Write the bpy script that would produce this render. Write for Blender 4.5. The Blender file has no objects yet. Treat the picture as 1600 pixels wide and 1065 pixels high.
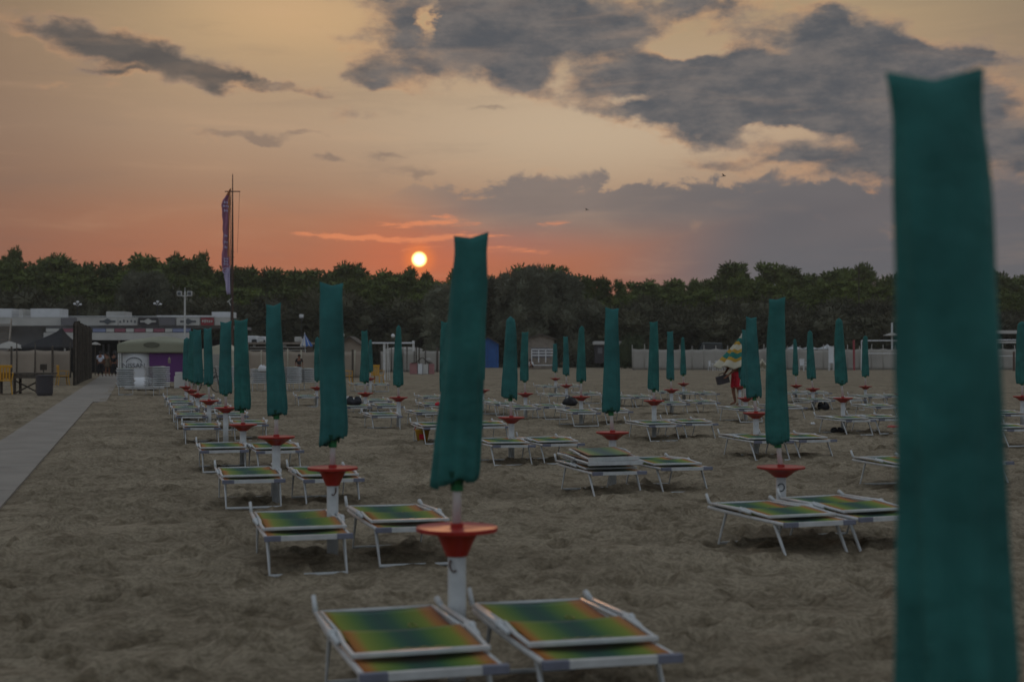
import bpy, bmesh, math, random
import numpy as np
from mathutils import Vector, Matrix, Euler
R = math.radians
S = bpy.context.scene
COL = S.collection

# ------------------------------------------------------------------ camera
F = 2222.0            # focal length in photo pixels (50 mm on a 36 mm sensor, 1600 px wide)
CAMH = 1.65
HORY = 550.0
PITCH = math.atan((HORY - 532.5) / F)
cam = bpy.data.cameras.new("camera")
cam.lens = 50.0; cam.sensor_width = 36.0
cam.clip_start = 0.05; cam.clip_end = 8000
cam.dof.use_dof = True; cam.dof.focus_distance = 24.0; cam.dof.aperture_fstop = 2.2
camo = bpy.data.objects.new("camera", cam); COL.objects.link(camo)
camo.location = (0, 0, CAMH); camo.rotation_euler = (R(90) + PITCH, 0, 0)
S.camera = camo

def ray(x, y):
    rx, up = x - 800.0, 532.5 - y
    return Vector((rx, F * math.cos(PITCH) - up * math.sin(PITCH), F * math.sin(PITCH) + up * math.cos(PITCH)))
def P(x, y, Z):
    """the place at distance Z (m, along +Y) seen at photo position x, y"""
    d = ray(x, y); t = Z / d.y
    return Vector((d.x * t, Z, CAMH + d.z * t))
def G(x, y, h=0.0):
    """the place at height h above the sand seen at photo position x, y"""
    d = ray(x, y); t = (h - CAMH) / d.z
    return Vector((d.x * t, d.y * t, h))
def azel(x, y):
    d = ray(x, y).normalized()
    return math.atan2(d.x, d.y) * F, math.asin(d.z) * F

# ------------------------------------------------------------------ node maths
class X:
    def __init__(s, nt, sock): s.nt = nt; s.s = sock
    def _m(s, op, *a, clamp=False):
        n = s.nt.nodes.new('ShaderNodeMath'); n.operation = op; n.use_clamp = clamp
        for i, v in enumerate((s,) + a):
            if isinstance(v, X): s.nt.links.new(v.s, n.inputs[i])
            else: n.inputs[i].default_value = v
        return X(s.nt, n.outputs[0])
    def __add__(s, o): return s._m('ADD', o)
    def __sub__(s, o): return s._m('SUBTRACT', o)
    def __mul__(s, o): return s._m('MULTIPLY', o)
    def __truediv__(s, o): return s._m('DIVIDE', o)
    __radd__ = __add__; __rmul__ = __mul__
    def __rsub__(s, o): return (s * -1.0) + o
    def abs(s): return s._m('ABSOLUTE')
    def exp(s): return s._m('EXPONENT')
    def pow(s, p): return s._m('POWER', p)
    def max(s, o): return s._m('MAXIMUM', o)
    def min(s, o): return s._m('MINIMUM', o)
    def clamp(s): return s._m('ADD', 0.0, clamp=True)
    def step(s, a, b):
        n = s.nt.nodes.new('ShaderNodeMapRange'); n.interpolation_type = 'SMOOTHSTEP'
        s.nt.links.new(s.s, n.inputs[0])
        n.inputs[1].default_value = a; n.inputs[2].default_value = b
        if a > b:
            n.inputs[1].default_value = b; n.inputs[2].default_value = a
            n.inputs[3].default_value = 1; n.inputs[4].default_value = 0
        return X(s.nt, n.outputs[0])
def lin(c):
    f = lambda v: v / 12.92 if v <= 0.04045 else ((v + 0.055) / 1.055) ** 2.4
    return tuple(f(v / 255.0) for v in c) + (1.0,)
def mixc(nt, fac, a, b, mode='MIX'):
    n = nt.nodes.new('ShaderNodeMix'); n.data_type = 'RGBA'; n.blend_type = mode
    for v, i in ((fac, 0), (a, 6), (b, 7)):
        if isinstance(v, X): nt.links.new(v.s, n.inputs[i])
        elif hasattr(v, 'links'): nt.links.new(v, n.inputs[i])
        else: n.inputs[i].default_value = v
    return n.outputs[2]
def ramp(nt, fac, stops):
    n = nt.nodes.new('ShaderNodeValToRGB')
    while len(n.color_ramp.elements) < len(stops): n.color_ramp.elements.new(0.5)
    for e, (p, c) in zip(n.color_ramp.elements, stops): e.position = p; e.color = c
    nt.links.new(fac.s if isinstance(fac, X) else fac, n.inputs[0])
    return n.outputs[0]

# ------------------------------------------------------------------ sky
SUN_PX = (655, 405)
world = bpy.data.worlds.new("World"); S.world = world; world.use_nodes = True
nt = world.node_tree; nt.nodes.clear()
tc = nt.nodes.new('ShaderNodeTexCoord')
sep = nt.nodes.new('ShaderNodeSeparateXYZ'); nt.links.new(tc.outputs['Generated'], sep.inputs[0])
dx, dy, dz = (X(nt, sep.outputs[i]) for i in range(3))
az = dx._m('ARCTAN2', dy) * F
el = dz._m('ARCSINE') * F
def comb(a, b, c=0.0):
    n = nt.nodes.new('ShaderNodeCombineXYZ')
    for i, v in enumerate((a, b, c)):
        if isinstance(v, X): nt.links.new(v.s, n.inputs[i])
        else: n.inputs[i].default_value = v
    return n.outputs[0]
def noise(vec, scale, detail=5, rough=0.55, dist=0.0):
    n = nt.nodes.new('ShaderNodeTexNoise'); nt.links.new(vec, n.inputs['Vector'])
    n.inputs['Scale'].default_value = scale; n.inputs['Detail'].default_value = detail
    n.inputs['Roughness'].default_value = rough; n.inputs['Distortion'].default_value = dist
    return n
raw = comb(az, el)
w1 = noise(comb(az * 0.01, el * 0.016), 1.0, 5, 0.6)
w2 = noise(comb(az * 0.01 + 7.3, el * 0.016 + 3.1), 1.0, 5, 0.6)
wx = X(nt, w1.outputs[0]) - 0.5; wy = X(nt, w2.outputs[0]) - 0.5
C1 = comb(az + wx * 110.0, el + wy * 60.0)
C2 = comb(az + wx * 60.0, el + wy * 30.0)
def bump(cx, cy, rx, ry, slope=0.0, coord=None):
    a, e = azel(cx, cy)
    m = nt.nodes.new('ShaderNodeMapping'); m.vector_type = 'TEXTURE'
    nt.links.new(coord or C1, m.inputs[0])
    m.inputs['Location'].default_value = (a, e, 0)
    m.inputs['Rotation'].default_value = (0, 0, -math.atan(slope))
    m.inputs['Scale'].default_value = (rx, ry, 1)
    d = nt.nodes.new('ShaderNodeVectorMath'); d.operation = 'DOT_PRODUCT'
    nt.links.new(m.outputs[0], d.inputs[0]); nt.links.new(m.outputs[0], d.inputs[1])
    return (X(nt, d.outputs['Value']) * -1.0).exp()
def total(items):
    t = None
    for it in items:
        amp, *b = it
        v = bump(*b) * amp
        t = v if t is None else t + v
    return t
# clear sky behind the clouds, by height above the horizon
e0 = el / 1400.0
base = ramp(nt, e0, [(0.0, lin((168, 98, 72))), (0.10, lin((172, 108, 80))), (0.145, lin((170, 118, 90))), (0.18, lin((163, 127, 102))),
                     (0.24, lin((172, 143, 117))), (0.36, lin((172, 148, 116))), (0.6, lin((140, 138, 130))), (1.0, lin((110, 122, 140)))])
warm = bump(940, 200, 380, 105, 0, raw)
base = mixc(nt, warm * 0.9, base, lin((196, 174, 147)))
ygold = bump(470, 25, 210, 70, 0, raw)
base = mixc(nt, ygold * 0.85, base, lin((204, 168, 126)))
right = az.step(60, 420) * el.step(300, 120)
base = mixc(nt, right * 0.85, base, lin((106, 99, 104)))
leftdim = az.step(-420, -860)
base = mixc(nt, leftdim * 0.55, base, lin((110, 88, 78)))
farright = az.step(520, 860)
base = mixc(nt, farright * 0.5, base, lin((104, 98, 92)))
halo = bump(655, 405, 125, 58, 0, raw)
base = mixc(nt, halo * 0.85, base, lin((204, 110, 74)))
pink = bump(800, 378, 130, 30, 0, raw)
base = mixc(nt, pink * 0.45, base, lin((190, 110, 92)))
# the rest of the sky (overhead and seaward, behind the camera) is pale grey blue dusk
back = (dy * -1.0).step(-0.8, 0.2).max(dz.step(0.32, 0.6))
base = mixc(nt, back, base, (0.335, 0.372, 0.420, 1))
# fine structure
fine = X(nt, noise(comb(az * 0.02, el * 0.036), 1.0, 8, 0.66, 0.3).outputs[0]) - 0.5
broad = X(nt, noise(comb(az * 0.0045, el * 0.011 + 5.0), 1.0, 4, 0.55).outputs[0]) - 0.5
# low bank with a bumpy level top
topel = azel(800, 290)[1]
hump = X(nt, noise(comb(az * 0.0105, el * 0.016, 2.0), 1.0, 6, 0.60, 0.4).outputs[0]) - 0.5
bank = (el + hump * -150.0).step(topel + 7, topel - 7)
bank = bank * (az + el * 0.55).step(-110, 120)
bank_low = el.step(azel(800, 415)[1] , azel(800, 325)[1])
lowfade = (bank_low.max(az.step(100, 420)))
bank = bank * lowfade
banktone = X(nt, noise(comb(az * 0.006, el * 0.02 + 9), 1.0, 4, 0.5).outputs[0])
bk1 = mixc(nt, banktone, lin((118, 110, 108)), lin((138, 124, 116)))
bk2 = mixc(nt, banktone, lin((90, 93, 99)), lin((106, 105, 108)))
bankcol = mixc(nt, az.step(20, 420), bk1, bk2)
col = mixc(nt, bank * 0.9, base, bankcol)
# main clouds
D = total([
    (0.95, 150, 74, 125, 29, 0.14), (0.75, 255, 94, 95, 20, 0.2), (0.65, 360, 122, 95, 10, 0.2), (0.5, 440, 132, 70, 6, 0.05),
    (0.6, 180, 113, 65, 6, -0.05), (0.7, 312, 132, 48, 11, 0.1), (0.6, 512, 147, 30, 7, 0.1), (0.4, 450, 142, 40, 6, 0), (0.5, 60, 40, 60, 16, 0), (0.4, 90, 130, 120, 8, 0), (0.35, 560, 180, 60, 8, 0),
    (1.4, 690, 40, 125, 62, 0), (1.2, 830, 20, 120, 55, 0), (0.9, 820, 118, 75, 26, 0.2), (0.75, 600, 128, 48, 14, 0.15),
    (0.6, 640, 105, 60, 16, 0), (1.2, 950, 55, 115, 48, -0.1), (0.9, 1100, 8, 110, 18, 0), (0.6, 1200, 40, 80, 22, 0),
    (1.1, 1010, 122, 95, 30, -0.1), (1.5, 1160, 128, 160, 38, 0), (1.5, 1290, 150, 170, 50, 0), (1.1, 1450, 170, 170, 60, 0),
    (1.0, 1100, 212, 55, 20, 0.1), (0.6, 1130, 190, 60, 12, 0), (1.3, 1330, 66, 90, 36, 0.1), (1.2, 1420, 84, 110, 24, 0.1), (0.9, 1520, 90, 60, 9, 0.12),
    (0.9, 1300, 25, 26, 24, 0), (0.8, 1010, 172, 120, 14, 0.05), (0.8, 1180, 175, 160, 16, 0), (0.7, 1180, 90, 110, 18, 0),
    (0.7, 1240, 246, 55, 10, -0.1), (0.65, 1130, 262, 55, 12, 0), (0.75, 1400, 245, 90, 30, 0), (0.9, 1600, 235, 60, 26, 0),
    (0.7, 1430, 225, 180, 40, 0), (0.4, 1300, 270, 120, 20, 0),
    (-1.3, 676, 30, 13, 26, 0), (-1.1, 1075, 74, 80, 18, 0.1), (-0.6, 985, 155, 60, 8, -0.05), (-0.7, 890, 32, 22, 20, 0), (-0.5, 870, 118, 20, 26, 0),
    (-0.75, 1235, 205, 75, 16, 0.1), (-0.4, 1330, 225, 80, 16, 0.1), (-0.5, 1295, 92, 14, 12, 0),
])
puff = X(nt, noise(comb(az * 0.010, el * 0.017 + 17), 1.0, 7, 0.6, 0.2).outputs[0]) - 0.5
dens = D * 0.92 + fine * 0.7 + broad * 0.5 + puff * 1.5
alpha = dens.step(0.16, 0.62)
core = dens.step(0.28, 1.05)
silver = X(nt, noise(comb(az * 0.009, el * 0.02 + 2), 1.0, 5, 0.6).outputs[0])
mott = X(nt, noise(comb(az * 0.013, el * 0.028 + 6), 1.0, 7, 0.65).outputs[0])
edgecol = mixc(nt, silver.step(0.38, 0.66), lin((142, 124, 114)), lin((208, 158, 116)))
corecol = mixc(nt, mott.step(0.32, 0.72), lin((76, 82, 90)), lin((112, 108, 107)))
leftc = az.step(-150, -420)
corecol = mixc(nt, leftc * 0.6, corecol, lin((84, 77, 71)))
edgecol = mixc(nt, 0.42, edgecol, col)
ccol = mixc(nt, core, edgecol, corecol)
front = (dy).step(0.2, 0.6) * dz.step(0.5, 0.32)
col = mixc(nt, alpha * front * 0.95, col, ccol)
# small grey wisps
wv = total([(0.8, 372, 213, 95, 7, 0.08), (0.8, 470, 212, 50, 6, 0.05), (0.8, 415, 222, 26, 6, 0), (0.9, 515, 246, 24, 7, 0), (0.8, 600, 244, 36, 7, 0.12),
            (0.6, 625, 265, 45, 8, 0), (0.6, 1150, 262, 60, 12, 0), (0.7, 770, 165, 40, 6, 0), (0.6, 660, 272, 30, 6, 0)])
wisp = (wv + fine * 0.7).step(0.3, 0.95)
col = mixc(nt, wisp * 0.6, col, lin((122, 108, 100)))
# soft streaky veil in the clear parts
veil = X(nt, noise(comb(az * 0.003, el * 0.022 + 11), 1.0, 5, 0.6, 0.6).outputs[0])
col = mixc(nt, veil.step(0.5, 0.78) * front * 0.16, col, lin((212, 172, 136)))
col = mixc(nt, veil.step(0.48, 0.24) * front * 0.14, col, lin((104, 96, 94)))
# burning streaks above the sun
fin2 = X(nt, noise(comb(az * 0.02, el * 0.13 + 1.3), 1.0, 6, 0.66, 0.5).outputs[0]) - 0.5
sv = total([(1.1, 660, 350, 80, 6, -0.03, C2), (1.0, 620, 373, 110, 5, 0.02, C2), (0.8, 520, 368, 90, 4, 0.05, C2), (0.8, 740, 368, 60, 7, 0, C2),
            (0.6, 860, 350, 60, 5, 0, C2), (0.6, 650, 388, 50, 4, 0, C2), (0.6, 800, 392, 80, 8, 0, C2), (0.6, 700, 340, 30, 6, 0, C2)])
streak = (sv + fin2 * 2.6 * sv.step(0.08, 0.5)).step(0.3, 1.1)
col = mixc(nt, streak * 0.62, col, lin((240, 146, 98)))
# the sun's disc
sd = ray(*SUN_PX).normalized()
dv = nt.nodes.new('ShaderNodeVectorMath'); dv.operation = 'DISTANCE'
nrm = nt.nodes.new('ShaderNodeVectorMath'); nrm.operation = 'NORMALIZE'
nt.links.new(tc.outputs['Generated'], nrm.inputs[0]); nt.links.new(nrm.outputs[0], dv.inputs[0]); dv.inputs[1].default_value = sd
ang = X(nt, dv.outputs['Value']) * F
ring = ang.step(34, 8)
col = mixc(nt, ring * 0.7, col, lin((250, 132, 62)))
disc = ang.step(13.6, 11.2)
disc_col = ramp(nt, ang / 13.0, [(0.0, (3.2, 2.9, 2.1, 1)), (0.62, (2.4, 1.9, 0.95, 1)), (0.85, (1.6, 1.0, 0.30, 1)), (1.0, (1.2, 0.55, 0.10, 1))])
col = mixc(nt, disc, col, disc_col)
bg = nt.nodes.new('ShaderNodeBackground'); nt.links.new(col, bg.inputs[0]); bg.inputs[1].default_value = 1.0
wo = nt.nodes.new('ShaderNodeOutputWorld'); nt.links.new(bg.outputs[0], wo.inputs[0])
world.cycles.sampling_method = 'MANUAL'; world.cycles.sample_map_resolution = 1024

sunl = bpy.data.lights.new("sun", 'SUN'); sunl.energy = 0.10; sunl.angle = R(0.55); sunl.color = (1.0, 0.48, 0.22)
suno = bpy.data.objects.new("sun", sunl); COL.objects.link(suno)
suno.rotation_euler = (-sd).to_track_quat('-Z', 'Y').to_euler()
S.view_settings.view_transform = 'Standard'; S.view_settings.look = 'None'
S.view_settings.exposure = 0.0; S.view_settings.gamma = 1.0

# ------------------------------------------------------------------ materials
def mat(name, c, rough=0.7, var=0.25, scale=8.0, bump_=0.0, bscale=40.0, spec=0.4, metal=0.0, dark=None, sss=None):
    m = bpy.data.materials.new(name); m.use_nodes = True
    t = m.node_tree; b = t.nodes['Principled BSDF']
    b.inputs['Roughness'].default_value = rough; b.inputs['Metallic'].default_value = metal
    b.inputs['Specular IOR Level'].default_value = spec
    c4 = tuple(c) + (1,) if len(c) == 3 else c
    tcn = t.nodes.new('ShaderNodeTexCoord')
    nz = t.nodes.new('ShaderNodeTexNoise'); nz.inputs['Scale'].default_value = scale; nz.inputs['Detail'].default_value = 6
    t.links.new(tcn.outputs['Object'], nz.inputs['Vector'])
    d4 = tuple(dark) + (1,) if dark else tuple(v * (1 - var) for v in c4[:3]) + (1,)
    l4 = tuple(min(1, v * (1 + var * 0.6)) for v in c4[:3]) + (1,)
    o = ramp(t, nz.outputs[0], [(0.32, d4), (0.68, l4)])
    t.links.new(o, b.inputs['Base Color'])
    if bump_:
        n2 = t.nodes.new('ShaderNodeTexNoise'); n2.inputs['Scale'].default_value = bscale; n2.inputs['Detail'].default_value = 4
        t.links.new(tcn.outputs['Object'], n2.inputs['Vector'])
        bn = t.nodes.new('ShaderNodeBump'); bn.inputs['Strength'].default_value = bump_; bn.inputs['Distance'].default_value = 0.02
        t.links.new(n2.outputs[0], bn.inputs['Height']); t.links.new(bn.outputs[0], b.inputs['Normal'])
    return m
M = {}
M['canvas'] = mat('green canvas', (0.026, 0.135, 0.122), 0.75, 0.32, 5.0, 0.6, 13.0, 0.25)
M['canvas_old'] = mat('faded green canvas', (0.030, 0.138, 0.132), 0.78, 0.32, 4.0, 0.6, 12.0, 0.25)
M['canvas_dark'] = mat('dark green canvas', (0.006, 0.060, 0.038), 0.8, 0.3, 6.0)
M['runner'] = mat('green plastic', (0.008, 0.14, 0.04), 0.45, 0.15, 10.0)
M['white_metal'] = mat('white enamelled tube', (0.52, 0.54, 0.54), 0.35, 0.12, 14.0, 0, 40, 0.5)
M['post'] = mat('white plastic post', (0.50, 0.52, 0.52), 0.5, 0.18, 9.0)
M['pole'] = mat('grey aluminium pole', (0.60, 0.60, 0.58), 0.4, 0.15, 9.0)
M['red'] = mat('red plastic', (0.36, 0.020, 0.014), 0.42, 0.18, 12.0, 0, 40, 0.45)
M['bracket'] = mat('grey plastic', (0.16, 0.17, 0.22), 0.5, 0.15, 10.0)
M['rust'] = mat('rusty steel', (0.09, 0.05, 0.035), 0.7, 0.4, 20.0)
M['white'] = mat('white paint', (0.66, 0.67, 0.68), 0.6, 0.10, 1.2)
M['offwhite'] = mat('off white render', (0.50, 0.49, 0.46), 0.8, 0.15, 0.8)
M['grey'] = mat('mid grey paint', (0.22, 0.22, 0.23), 0.7, 0.15, 1.0)
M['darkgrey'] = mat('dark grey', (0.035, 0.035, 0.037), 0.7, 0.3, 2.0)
M['black'] = mat('black cloth', (0.016, 0.016, 0.018), 0.85, 0.3, 2.0)
M['blackbag'] = mat('black nylon', (0.012, 0.013, 0.018), 0.6, 0.3, 9.0)
M['beige'] = mat('beige windbreak cloth', (0.34, 0.28, 0.22), 0.9, 0.16, 0.7)
M['fence_white'] = mat('pale windbreak cloth', (0.35, 0.33, 0.295), 0.9, 0.16, 0.6)
M['cane'] = mat('dark brown cane', (0.042, 0.034, 0.026), 0.9, 0.5, 3.0)
M['wood'] = mat('weathered wood', (0.085, 0.07, 0.055), 0.85, 0.35, 6.0)
M['wood_pale'] = mat('pale wood', (0.26, 0.22, 0.18), 0.85, 0.25, 3.0)
M['yellow'] = mat('yellow plastic', (0.52, 0.27, 0.02), 0.5, 0.15, 4.0)
M['blue'] = mat('blue boards', (0.022, 0.105, 0.33), 0.75, 0.2, 2.0)
M['purple'] = mat('purple banner cloth', (0.115, 0.030, 0.150), 0.7, 0.15, 1.0)
M['olive'] = mat('olive grey awning cloth', (0.27, 0.27, 0.195), 0.85, 0.12, 0.8)
M['olive_dark'] = mat('olive print', (0.12, 0.12, 0.085), 0.85, 0.2, 3)
M['cream'] = mat('cream cloth', (0.46, 0.43, 0.33), 0.85, 0.12, 1.0)
M['banner_red'] = mat('red banner', (0.30, 0.05, 0.06), 0.7, 0.12, 1.0)
M['banner_pink'] = mat('dull red banner', (0.28, 0.10, 0.13), 0.7, 0.12, 1.0)
M['banner_blue'] = mat('blue grey banner', (0.22, 0.25, 0.38), 0.7, 0.12, 1.0)
M['banner_grey'] = mat('grey banner', (0.16, 0.155, 0.165), 0.7, 0.12, 1.0)
M['banner_dark'] = mat('dark banner', (0.05, 0.045, 0.05), 0.7, 0.12, 1.0)
M['lilac'] = mat('lilac flag cloth', (0.50, 0.44, 0.62), 0.8, 0.15, 1.0)
M['magenta'] = mat('magenta flag cloth', (0.36, 0.15, 0.24), 0.8, 0.2, 1.0)
M['orange'] = mat('orange flag cloth', (0.50, 0.20, 0.09), 0.8, 0.2, 1.0)
M['skin'] = mat('tanned skin', (0.22, 0.095, 0.055), 0.6, 0.12, 6)
M['hair'] = mat('dark hair', (0.015, 0.011, 0.009), 0.7, 0.2, 20)
M['shirt'] = mat('white shirt cloth', (0.55, 0.58, 0.66), 0.85, 0.1, 4)
M['trousers'] = mat('dark trousers cloth', (0.016, 0.016, 0.020), 0.9, 0.2, 4)
M['redcloth'] = mat('red shorts cloth', (0.50, 0.012, 0.030), 0.8, 0.2, 6)
M['olivecloth'] = mat('brown dress cloth', (0.10, 0.075, 0.05), 0.9, 0.2, 4)
M['bark'] = mat('bark', (0.05, 0.038, 0.03), 0.95, 0.4, 3)
M['roof'] = mat('grey brown shingle', (0.10, 0.085, 0.07), 0.9, 0.3, 3)
M['glass'] = mat('dark window glass', (0.03, 0.035, 0.04), 0.1, 0.1, 2, 0, 40, 0.6)
M['lamp_glass'] = mat('white lamp globe', (0.75, 0.75, 0.75), 0.3, 0.05, 2)
M['print'] = mat('printed mark', (0.10, 0.11, 0.12), 0.8, 0.1, 2)
M['birdmat'] = mat('dark feathers', (0.03, 0.03, 0.03), 0.9, 0.1, 2)
M['blue_stripe'] = mat('blue cloth', (0.06, 0.15, 0.42), 0.8, 0.1, 2)
M['pinkish'] = mat('pink painted board', (0.36, 0.17, 0.17), 0.8, 0.15, 2)
M['tarp'] = mat('dark brown tarp', (0.05, 0.04, 0.03), 0.85, 0.3, 3)
M['car'] = mat('dark green car paint', (0.012, 0.022, 0.024), 0.25, 0.1, 2, 0, 40, 0.6)
M['carbon'] = mat('dark rubber', (0.02, 0.02, 0.02), 0.8, 0.1, 2)

def leafmat(name, c1, c2, c3, scale=0.35):
    m = bpy.data.materials.new(name); m.use_nodes = True
    t = m.node_tree; b = t.nodes['Principled BSDF']
    b.inputs['Roughness'].default_value = 0.75; b.inputs['Specular IOR Level'].default_value = 0.2
    g = t.nodes.new('ShaderNodeTexCoord')
    nz = t.nodes.new('ShaderNodeTexNoise'); nz.inputs['Scale'].default_value = scale; nz.inputs['Detail'].default_value = 8; nz.inputs['Roughness'].default_value = 0.7
    oi = t.nodes.new('ShaderNodeObjectInfo')
    va = t.nodes.new('ShaderNodeVectorMath'); va.operation = 'ADD'
    t.links.new(g.outputs['Object'], va.inputs[0]); t.links.new(oi.outputs['Random'], va.inputs[1])
    t.links.new(va.outputs[0], nz.inputs['Vector'])
    o = ramp(t, nz.outputs[0], [(0.3, tuple(c1) + (1,)), (0.5, tuple(c2) + (1,)), (0.72, tuple(c3) + (1,))])
    hs = t.nodes.new('ShaderNodeHueSaturation'); t.links.new(o, hs.inputs['Color'])
    mr = t.nodes.new('ShaderNodeMapRange'); t.links.new(oi.outputs['Random'], mr.inputs[0])
    mr.inputs[3].default_value = 0.7; mr.inputs[4].default_value = 1.3; t.links.new(mr.outputs[0], hs.inputs['Value'])
    t.links.new(hs.outputs[0], b.inputs['Base Color'])
    return m
M['pine'] = leafmat('pine needles', (0.044, 0.062, 0.014), (0.084, 0.110, 0.022), (0.145, 0.170, 0.034))
M['tamarisk'] = leafmat('grey green feathery leaves', (0.085, 0.092, 0.060), (0.130, 0.135, 0.090), (0.185, 0.182, 0.130))
M['bush'] = leafmat('dull green leaves', (0.040, 0.042, 0.024), (0.064, 0.064, 0.036), (0.095, 0.088, 0.052))
M['hedge'] = leafmat('dark hedge leaves', (0.018, 0.028, 0.012), (0.030, 0.042, 0.018), (0.048, 0.06, 0.024), 1.5)

# sling fabric: orange borders, lime bands, deep green middle; runs across the lounger (local x)
def fabric(name, shift=0.0, fade=0.0):
    m = bpy.data.materials.new(name); m.use_nodes = True
    t = m.node_tree; b = t.nodes['Principled BSDF']
    b.inputs['Roughness'].default_value = 0.8; b.inputs['Specular IOR Level'].default_value = 0.15
    b.inputs['Sheen Weight'].default_value = 0.10; b.inputs['Sheen Roughness'].default_value = 0.4; b.inputs['Sheen Tint'].default_value = (0.8, 0.95, 1.0, 1)
    g = t.nodes.new('ShaderNodeTexCoord'); sp = t.nodes.new('ShaderNodeSeparateXYZ'); t.links.new(g.outputs['Object'], sp.inputs[0])
    nz = t.nodes.new('ShaderNodeTexNoise'); nz.inputs['Scale'].default_value = 4.0; nz.inputs['Detail'].default_value = 3
    t.links.new(g.outputs['Object'], nz.inputs['Vector'])
    v = (X(t, sp.outputs[0]) + shift).abs() / 0.32 + (X(t, nz.outputs[0]) - 0.5) * 0.10
    f = lambda c: tuple(c[i] * (1 - fade) + fade * 0.3 for i in range(3)) + (1,)
    o = ramp(t, v, [(0.0, f((0.005, 0.050, 0.038))), (0.18, f((0.009, 0.070, 0.034))), (0.40, f((0.064, 0.140, 0.014))), (0.66, f((0.165, 0.205, 0.012))),
                    (0.80, f((0.330, 0.140, 0.020))), (1.0, f((0.34, 0.095, 0.028)))])
    n2 = t.nodes.new('ShaderNodeTexNoise'); n2.inputs['Scale'].default_value = 900.0
    t.links.new(g.outputs['Object'], n2.inputs['Vector'])
    bn = t.nodes.new('ShaderNodeBump'); bn.inputs['Strength'].default_value = 0.08; bn.inputs['Distance'].default_value = 0.002
    t.links.new(n2.outputs[0], bn.inputs['Height']); t.links.new(bn.outputs[0], b.inputs['Normal'])
    t.links.new(o, b.inputs['Base Color'])
    return m
M['sling'] = fabric('lounger sling cloth')
M['sling2'] = fabric('lounger sling cloth, shifted print', 0.03)
M['sling_far'] = fabric('pale lounger sling cloth', 0.0, 0.22)  # same print, its bands mixed toward pale grey
M['wave'] = mat('yellow printed wave', (0.22, 0.22, 0.05), 0.5, 0.1, 5)

def sandmat():
    m = bpy.data.materials.new('beach sand'); m.use_nodes = True
    t = m.node_tree; b = t.nodes['Principled BSDF']
    b.inputs['Roughness'].default_value = 0.95; b.inputs['Specular IOR Level'].default_value = 0.15
    g = t.nodes.new('ShaderNodeTexCoord')
    def nz(s, d, r=0.6):
        n = t.nodes.new('ShaderNodeTexNoise'); n.inputs['Scale'].default_value = s; n.inputs['Detail'].default_value = d; n.inputs['Roughness'].default_value = r
        t.links.new(g.outputs['Object'], n.inputs['Vector']); return n.outputs[0]
    a = ramp(t, nz(0.5, 8, 0.65), [(0.35, (0.185, 0.152, 0.108, 1)), (0.62, (0.292, 0.246, 0.180, 1))])
    bb = ramp(t, nz(3.5, 8, 0.7), [(0.36, (0.60, 0.57, 0.52, 1)), (0.52, (1.08, 1.07, 1.05, 1))])  # sand's own mottle; also puts the shade of small dimples into the colour
    c = ramp(t, nz(26, 6, 0.7), [(0.38, (0.66, 0.65, 0.63, 1)), (0.60, (1.12, 1.12, 1.10, 1))])
    o = mixc(t, 1.0, a, bb, 'MULTIPLY'); o = mixc(t, 1.0, o, c, 'MULTIPLY')
    t.links.new(o, b.inputs['Base Color'])
    h = X(t, nz(4.0, 4, 0.5)) * 0.5 + X(t, nz(13, 6, 0.65)) * 0.26 + X(t, nz(90, 4, 0.7)) * 0.06
    bn = t.nodes.new('ShaderNodeBump'); bn.inputs['Strength'].default_value = 0.75; bn.inputs['Distance'].default_value = 0.10
    t.links.new(h.s, bn.inputs['Height']); t.links.new(bn.outputs[0], b.inputs['Normal'])
    return m
M['sand'] = sandmat()
M['path'] = mat('pale concrete path', (0.255, 0.230, 0.198), 0.9, 0.16, 1.3, 0.3, 12)

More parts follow.
